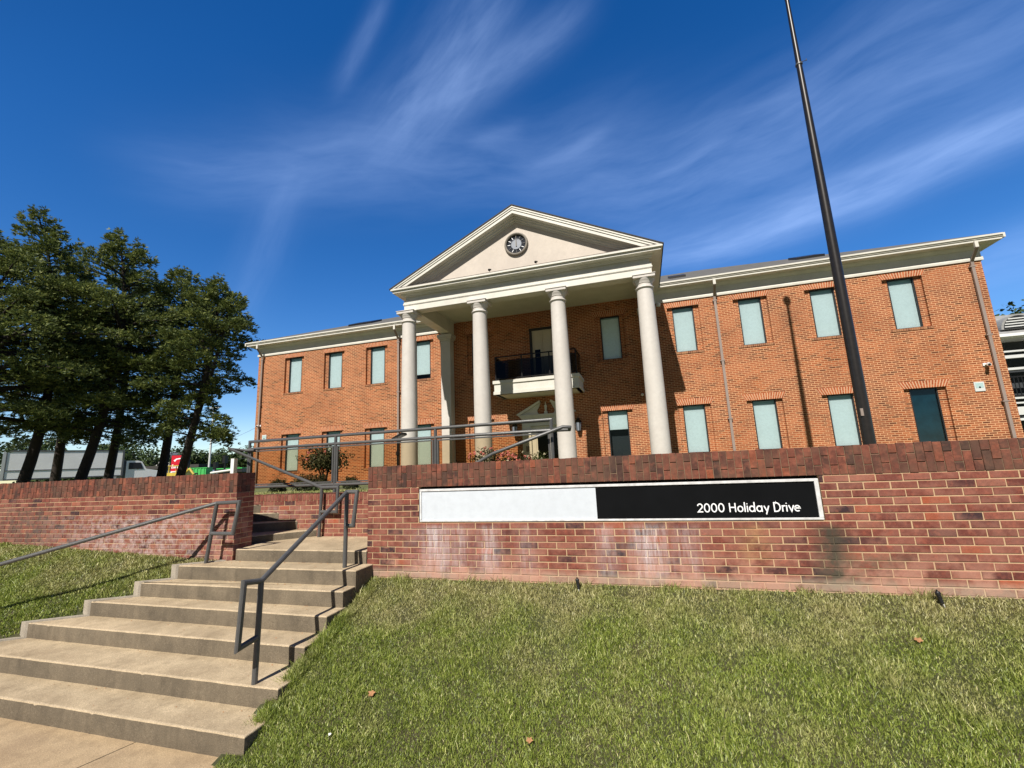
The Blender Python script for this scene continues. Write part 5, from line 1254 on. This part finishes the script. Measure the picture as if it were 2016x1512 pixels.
A = Vector((-51.6, 23.8, 0)); ex = Vector((0.342, 0.94, 0)).normalized(); ey = Vector((-ex.y, ex.x, 0)); TG = -0.75
tk = thing('box_truck', tuple(A + Vector((0, 0, TG))), 'white box truck with a plain grey-white cargo box parked behind the pine trunks', 'truck')
c = MB(); boxl(c, A, ex, ey, 0.04, 7.60, 0.03, 2.4, .44, 2.74); c.build('cargo_box', 'truckbox', tk)
c = MB(); o = A
for (x0, x1, z0, z1) in ((0, 7.68, 2.73, 2.86), (0.0, 7.68, .34, .45), (7.55, 7.70, .45, 2.73), (-.02, .05, .45, 2.73)): boxl(c, o, ex, ey, x0, x1, 0, 2.44, z0, z1)
boxl(c, o, ex, ey, .05, 7.55, 0.0, 0.02, 1.10, 1.17); c.build('box_trim', 'grey', tk)
c = MB(); o = A; s_ = lambda pts, y0, y1: c.add([tuple(o + ex * x + ey * y0 + Vector((0, 0, z))) for x, z in pts] + [tuple(o + ex * x + ey * y1 + Vector((0, 0, z))) for x, z in pts], [tuple(range(len(pts)))] + [tuple(range(len(pts), 2 * len(pts)))[::-1]] + [(i, len(pts) + i, len(pts) + (i + 1) % len(pts), (i + 1) % len(pts)) for i in range(len(pts))])
s_([(7.95, -.3), (10.9, -.3), (11.0, .55), (10.6, .78), (9.55, .98), (9.15, 1.72), (8.8, 1.82), (7.95, 1.82)], .2, 2.2); cab = c.build('cab', 'truckcab', tk)
c = MB(); s_([(8.15, .98), (9.32, .98), (9.05, 1.62), (8.15, 1.62)], .17, .195); c.build('side_window', 'black', cab)
c = MB(); boxl(c, A, ex, ey, 7.70, 7.94, .3, 2.1, -.2, 1.9); c.build('cab_gap_panel', 'grey', tk)
for x in (1.6, 2.7, 9.9):
    cc_ = A + ex * x + Vector((0, 0, TG + .48)); c = MB(); pts = [tuple(cc_ + ex * .48 * math.cos(a) + Vector((0, 0, .48 * math.sin(a))) + ey * yy) for yy in (.1, .4) for a in [2 * math.pi * k / 18 for k in range(18)]]
    c.add(pts, [tuple(range(18)), tuple(range(18, 36))[::-1]] + [(k, 18 + k, 18 + (k + 1) % 18, (k + 1) % 18) for k in range(18)]); c.build('wheel', 'tyre', tk)

# red roadside sign
S0 = Vector((-86.3, 64.5, 0)); sx_ = Vector((0.95796, 0.28365, 0)).normalized(); sy_ = Vector((-sx_.y, sx_.x, 0)); ang = R(16)
sr = thing('roadside_sign', (S0.x, S0.y, -.9), 'red roadside lodging sign on a tall post behind the rightmost pine trunk', 'sign')
c = MB(); boxl(c, S0, sx_, sy_, -1.72, 1.72, -.2, .2, 1.05, 4.25); c.build('dark_casing', 'black', sr)
c = MB(); boxl(c, S0, sx_, sy_, -1.60, 1.60, -.24, -.201, 1.15, 4.15); c.build('red_face', 'red', sr)
c = MB(); boxl(c, S0, sx_, sy_, .55, .8, -.15, .1, -.9, 1.04); c.build('post', 'siding', sr)
c = MB(); oo = S0 - sy_ * .245
def P3(u, v): return tuple(oo + sx_ * u + Vector((0, 0, v)))
c.add([P3(-1.2, 3.2), P3(-.7, 3.55), P3(.5, 3.7), P3(1.1, 3.35), P3(.9, 3.05), P3(-.1, 2.85), P3(.35, 3.12), P3(.55, 3.3), P3(.1, 3.45), P3(-.6, 3.35), P3(-.9, 2.95)], [(0, 1, 2, 8, 9), (2, 3, 4, 6, 7, 8), (0, 9, 10), (4, 5, 6)]); c.build('swoosh_emblem', 'letter', sr)
c = MB(); write(c, 'Econo Lodge', *(oo - sx_ * 1.45 + Vector((0, 0, 1.75))), .62, .11, width=2.9, ex=tuple(sx_), nrm=tuple(-sy_), depth=.01, slant=.15); c.build('lettering', 'letter', sr)
# white mast
t = thing('light_mast', (-75.8, 61.9, -.9), 'pale round light mast against the sky, right of the red roadside sign', 'mast'); c = MB(); c.tube([(-75.8, 61.9, -.9), (-75.7, 61.9, 12.4)], [.19, .15], 12); c.build('shaft', 'siding', t, smooth='auto')
c = MB(); c.tube([(-76.7, 61.6, 12.4), (-74.7, 62.2, 12.4)], .1, 8); c.build('crossarm', 'siding', t)
# overhead cables
for i, (za, zb, lb) in enumerate(((13.5, 5.2, 'uppermost thin overhead cable crossing the sky between the pines and the building'), (10.6, 4.5, 'middle thin overhead cable crossing the sky between the pines and the building'), (7.4, 3.5, 'lowest thin overhead cable sagging towards the building corner'))):
    b = MB(); p0 = Vector((-120 + 6 * i, 90, zb)); p1 = Vector((-22, 40, za)); b.tube([tuple(p0.lerp(p1, k / 14) - Vector((0, 0, 1.6 * math.sin(math.pi * k / 14)))) for k in range(15)], .022, 5)
    tag(b.build('overhead_cable', 'grey'), lb, 'cable', 'overhead cables at the left')
# dumpster, green
def vehicle(name, label, cat, cpt, L, Wd, H, body, z0=-.9, cabx=None, group=None):
    o = Vector((cpt[0], cpt[1], 0)); t_ = thing(name, (cpt[0], cpt[1], z0), label, cat, group)
    return t_, o
t_, o = vehicle('dumpster', 'bright green dumpster with ribbed sides beyond the left wall', 'dumpster', (-68.6, 54.1), 0, 0, 0, 'green')
c = MB(); boxl(c, o, sx_, sy_, -1.35, 1.35, 0, 1.6, -.3, 1.25); boxl(c, o, sx_, sy_, -1.55, 1.55, -.08, 1.68, 1.2501, 1.36)
for k in range(5): boxl(c, o, sx_, sy_, -1.2 + k * .55, -1.08 + k * .55, -.08, 0, -.3, 1.25)
c.build('container', 'green', t_); c = MB(); boxl(c, o, sx_, sy_, -.9, .1, -.09, -.005, .35, .55); c.build('side_pocket', 'black', t_)
t_, o = vehicle('green_trailer', 'long low flatbed trailer with a green rail, right of the dumpster', 'trailer', (-64.0, 55.6), 0, 0, 0, 'green')
c = MB(); boxl(c, o, sx_, sy_, -2.2, 2.2, 0, 1.8, .95, 1.10); c.build('bed', 'green', t_); c = MB(); boxl(c, o, sx_, sy_, -2.1, 2.1, .1, 1.7, .4, .94); c.build('chassis', 'black', t_)
# yellow loaders
for i, (cp, lb, s1) in enumerate((((-67.5, 43.2), 'tan and yellow loader just right of the truck cab', .8), ((-62.0, 45.6), 'yellow backhoe with an open cab between the two rightmost pines', 1.0))):
    t_, o = vehicle('loader', lb, 'loader', cp, 0, 0, 0, 'yellow', group='yellow machines beyond the wall')
    c = MB(); boxl(c, o, sx_, sy_, -1.5 * s1, 1.4 * s1, 0, 1.6, -.1, .62); boxl(c, o, sx_, sy_, .5, 1.5 * s1, .1, 1.5, .6201, 1.0); c.build('body', 'yellow', t_)
    c = MB()
    for (xx, yy) in ((-.9, .1), (.35, .1), (-.9, 1.4), (.35, 1.4)): boxl(c, o, sx_, sy_, xx, xx + .09, yy, yy + .09, .6201, 1.5)
    boxl(c, o, sx_, sy_, -1.05, .55, 0, 1.6, 1.5001, 1.62); c.build('cab_canopy', 'yellow2', t_)
    c = MB(); c.tube([tuple(o + sx_ * 1.4 + Vector((0, 0, .5))), tuple(o + sx_ * 2.1 + Vector((0, 0, 1.05))), tuple(o + sx_ * 2.7 + Vector((0, 0, .3)))], .14, 8); c.build('boom', 'yellow', t_)
    for xx in (-1.0, 1.0):
        c = MB(); q = o + sx_ * xx; c.tube([tuple(q - sy_ * .05 + Vector((0, 0, -.4))), tuple(q + sy_ * .3 + Vector((0, 0, -.4)))], .5, 16); c.build('wheel', 'tyre', t_)
# white car roofs
for i, (cp, lb) in enumerate((((-76.5, 57.1), 'white low utility trailer between the red sign post and the green dumpster'), ((-73.0, 58.3), 'white van roof directly left of the green dumpster'))):
    t_, o = vehicle('parked_van', lb, 'van', cp, 0, 0, 0, 'white', group='white vehicles beyond the wall')
    c = MB(); c.add([], []); pr = [(-1.6, -.4), (1.6, -.4), (1.6, .55), (1.35, 1.0), (-1.45, 1.05), (-1.6, .5)]
    c.add([tuple(o + sx_ * x + Vector((0, 0, z))) for x, z in pr] + [tuple(o + sx_ * x + sy_ * 1.8 + Vector((0, 0, z))) for x, z in pr], [tuple(range(6)), tuple(range(6, 12))[::-1]] + [(k, 6 + k, 6 + (k + 1) % 6, (k + 1) % 6) for k in range(6)]); c.build('body', 'white', t_)
    c = MB(); boxl(c, o, sx_, sy_, -1.2, 1.1, -.01, -.002, .5, .85); c.build('side_windows', 'grey', t_)
    for xx in (-1.0, 1.0): c = MB(); q = o + sx_ * xx; c.tube([tuple(q - sy_ * .02 + Vector((0, 0, -.55))), tuple(q + sy_ * .2 + Vector((0, 0, -.55)))], .35, 14); c.build('wheel', 'tyre', t_)
# dark posts (parking lamps)
for cp, h, lb in (((-55.1, 47.3), 2.6, 'dark square lamp post in the trees right of the white mast'), ((-62.6, 52.2), 1.95, 'dark short lamp post beside the green dumpster')):
    t_ = thing('lamp_post', (cp[0], cp[1], -.9), lb, 'lamp post', 'dark lamp posts beyond the wall'); c = MB(); c.box(cp[0] - .08, cp[0] + .08, cp[1] - .08, cp[1] + .08, -.9, h); c.build('post', 'blackmetal', t_); c = MB(); c.box(cp[0] - .28, cp[0] + .28, cp[1] - .28, cp[1] + .28, h, h + .16) if False else c.box(cp[0] - .24, cp[0] + .24, cp[1] - .24, cp[1] + .24, h - 1.0 if h > 2 else h - .9, h + .05); c.build('lamp_head', 'blackmetal', t_)
# white fence post and rail near the corner
t_ = thing('gate_post', (-19.6, 17.0, -.6), 'white post with a long white rail just behind the end of the left wall', 'gate'); c = MB(); c.box(-19.44, -19.24, 17.0, 17.2, -.6, .78); c.build('post', 'white', t_)
c = MB(); c.tube([(-19.35, 17.05, .24), (-20.9, 17.2, .14)], .05, 8); c.build('rail', 'white', t_)
# small gabled house
t_ = thing('gabled_house', (-115.7, 82.3, -.9), 'tiny white house with a steep dark gable seen between the pine trunks', 'house'); o = Vector((-115.7, 82.3, 0))
c = MB(); pr = [(-2.0, -.9), (2.0, -.9), (2.0, 3.6), (0, 5.9), (-2.0, 3.6)]
c.add([tuple(o + sx_ * x + Vector((0, 0, z))) for x, z in pr] + [tuple(o + sx_ * x + sy_ * 8 + Vector((0, 0, z))) for x, z in pr], [tuple(range(5)), tuple(range(5, 10))[::-1]] + [(k, 5 + k, 5 + (k + 1) % 5, (k + 1) % 5) for k in range(5)]); c.build('wall', 'white', t_)
c = MB()
for s1 in (-1, 1):
    q = [(s1 * 2.4, 3.2), (0, 6.0), (0, 6.3), (s1 * 2.5, 3.45)]; c.add([tuple(o + sx_ * x - sy_ * .3 + Vector((0, 0, z))) for x, z in q] + [tuple(o + sx_ * x + sy_ * 8.2 + Vector((0, 0, z))) for x, z in q], [(0, 1, 2, 3), (7, 6, 5, 4), (0, 4, 5, 1), (1, 5, 6, 2), (2, 6, 7, 3), (3, 7, 4, 0)])
c.build('roof', 'greyshingle', t_); c = MB(); boxl(c, o, sx_, sy_, -.9, .9, -.02, -.005, 3.5, 4.1); c.build('window', 'grey', t_)
# long dark-roofed shed behind
t_ = thing('low_building', (-104, 74, -.9), 'long low dark-roofed building behind the yellow machines', 'building'); o = Vector((-107, 73, 0))
c = MB(); boxl(c, o, sx_, sy_, -9, 11, 0, 8, -.9, 2.0); c.build('wall', 'grey', t_); c = MB(); boxl(c, o, sx_, sy_, -9.4, 11.4, -.4, 8.4, 2.0001, 2.7); c.build('roof', 'darkroof', t_)

# ------------------------------------------------------------------ apartment block at the right edge
ap = thing('apartment_building', (30, 35, -.9), 'grey-roofed apartment block with white balconies at the right edge', 'building')
c = MB(); c.box(22.0, 44, 36.6, 46, -.9, 6.6); c.build('wall', 'siding', ap)
c = MB(); c.quad((21.2, 34.6, 6.62), (45, 34.6, 6.62), (43.5, 38.4, 8.75), (22.6, 38.4, 8.75)); c.quad((22.6, 38.4, 8.75), (43.5, 38.4, 8.75), (43.5, 44, 8.75), (22.6, 44, 8.75)); c.quad((21.2, 34.6, 6.62), (22.6, 38.4, 8.75), (22.6, 44, 8.75), (21.2, 47, 6.62)); rf = c.build('roof', 'greyshingle', ap)
for k, x in enumerate((23.85, 29.5, 35.5)):
    c = MB(); n = 18; pr = [(x + 0.95 * math.cos(math.pi * i / n), 7.05 + 0.95 * math.sin(math.pi * i / n)) for i in range(n + 1)]; c.yprism(pr, 35.05, 38.0); dm = c.build('arched_dormer', 'greyshingle', rf)
    c = MB(); pr = [(x + 0.82 * math.cos(math.pi * i / n), 7.08 + 0.82 * math.sin(math.pi * i / n)) for i in range(n + 1)]; c.yprism(pr, 35.02, 35.045); c.build('louvre_opening', 'black', dm)
    c = MB()
    for j in range(4):
        z = 7.16 + j * .17; hw = math.sqrt(max(0.01, 0.80 ** 2 - (z - 7.08) ** 2)); c.box(x - hw, x + hw, 34.98, 35.018, z, z + .07)
    c.build('louvre', 'siding', dm)
c = MB(); c.box(21.1, 45, 34.5, 34.62, 6.48, 6.66); c.box(21.15, 45, 34.62, 36.6, 6.44, 6.48); c.build('fascia', 'white', ap)
c = MB(); c.box(22.1, 45, 35.0, 35.2, 5.55, 5.65); c.box(22.1, 45, 35.0, 35.2, 5.15, 5.35); c.box(22.1, 45, 35.05, 35.25, 4.40, 4.55)
for x in (22.3, 25.0, 27.8, 30.6, 33.4): c.box(x, x + .16, 35.0, 35.2, -.9, 5.15)
for z0, z1 in ((2.55, 2.66), (2.25, 2.35), (1.55, 2.05), (1.2, 1.35), (-.1, .05)): c.box(22.1, 45, 34.95, 35.15, z0, z1)
c.build('porch_frame', 'siding', ap)
c = MB(); c.box(22.2, 45, 35.3, 36.5, 2.66, 2.72); c.box(22.2, 45, 36.4, 36.59, -.8, 6.4); c.build('dark_porch_recess', 'room', ap)
c = MB(); c.box(22.4, 45, 35.06, 35.12, 3.92, 4.0); c.box(22.4, 45, 35.06, 35.12, 2.72, 2.80)
for i in range(110): x = 22.5 + i * .2; c.box(x, x + .035, 35.07, 35.11, 2.8001, 3.9199)
c.build('balustrade', 'blackmetal', ap)
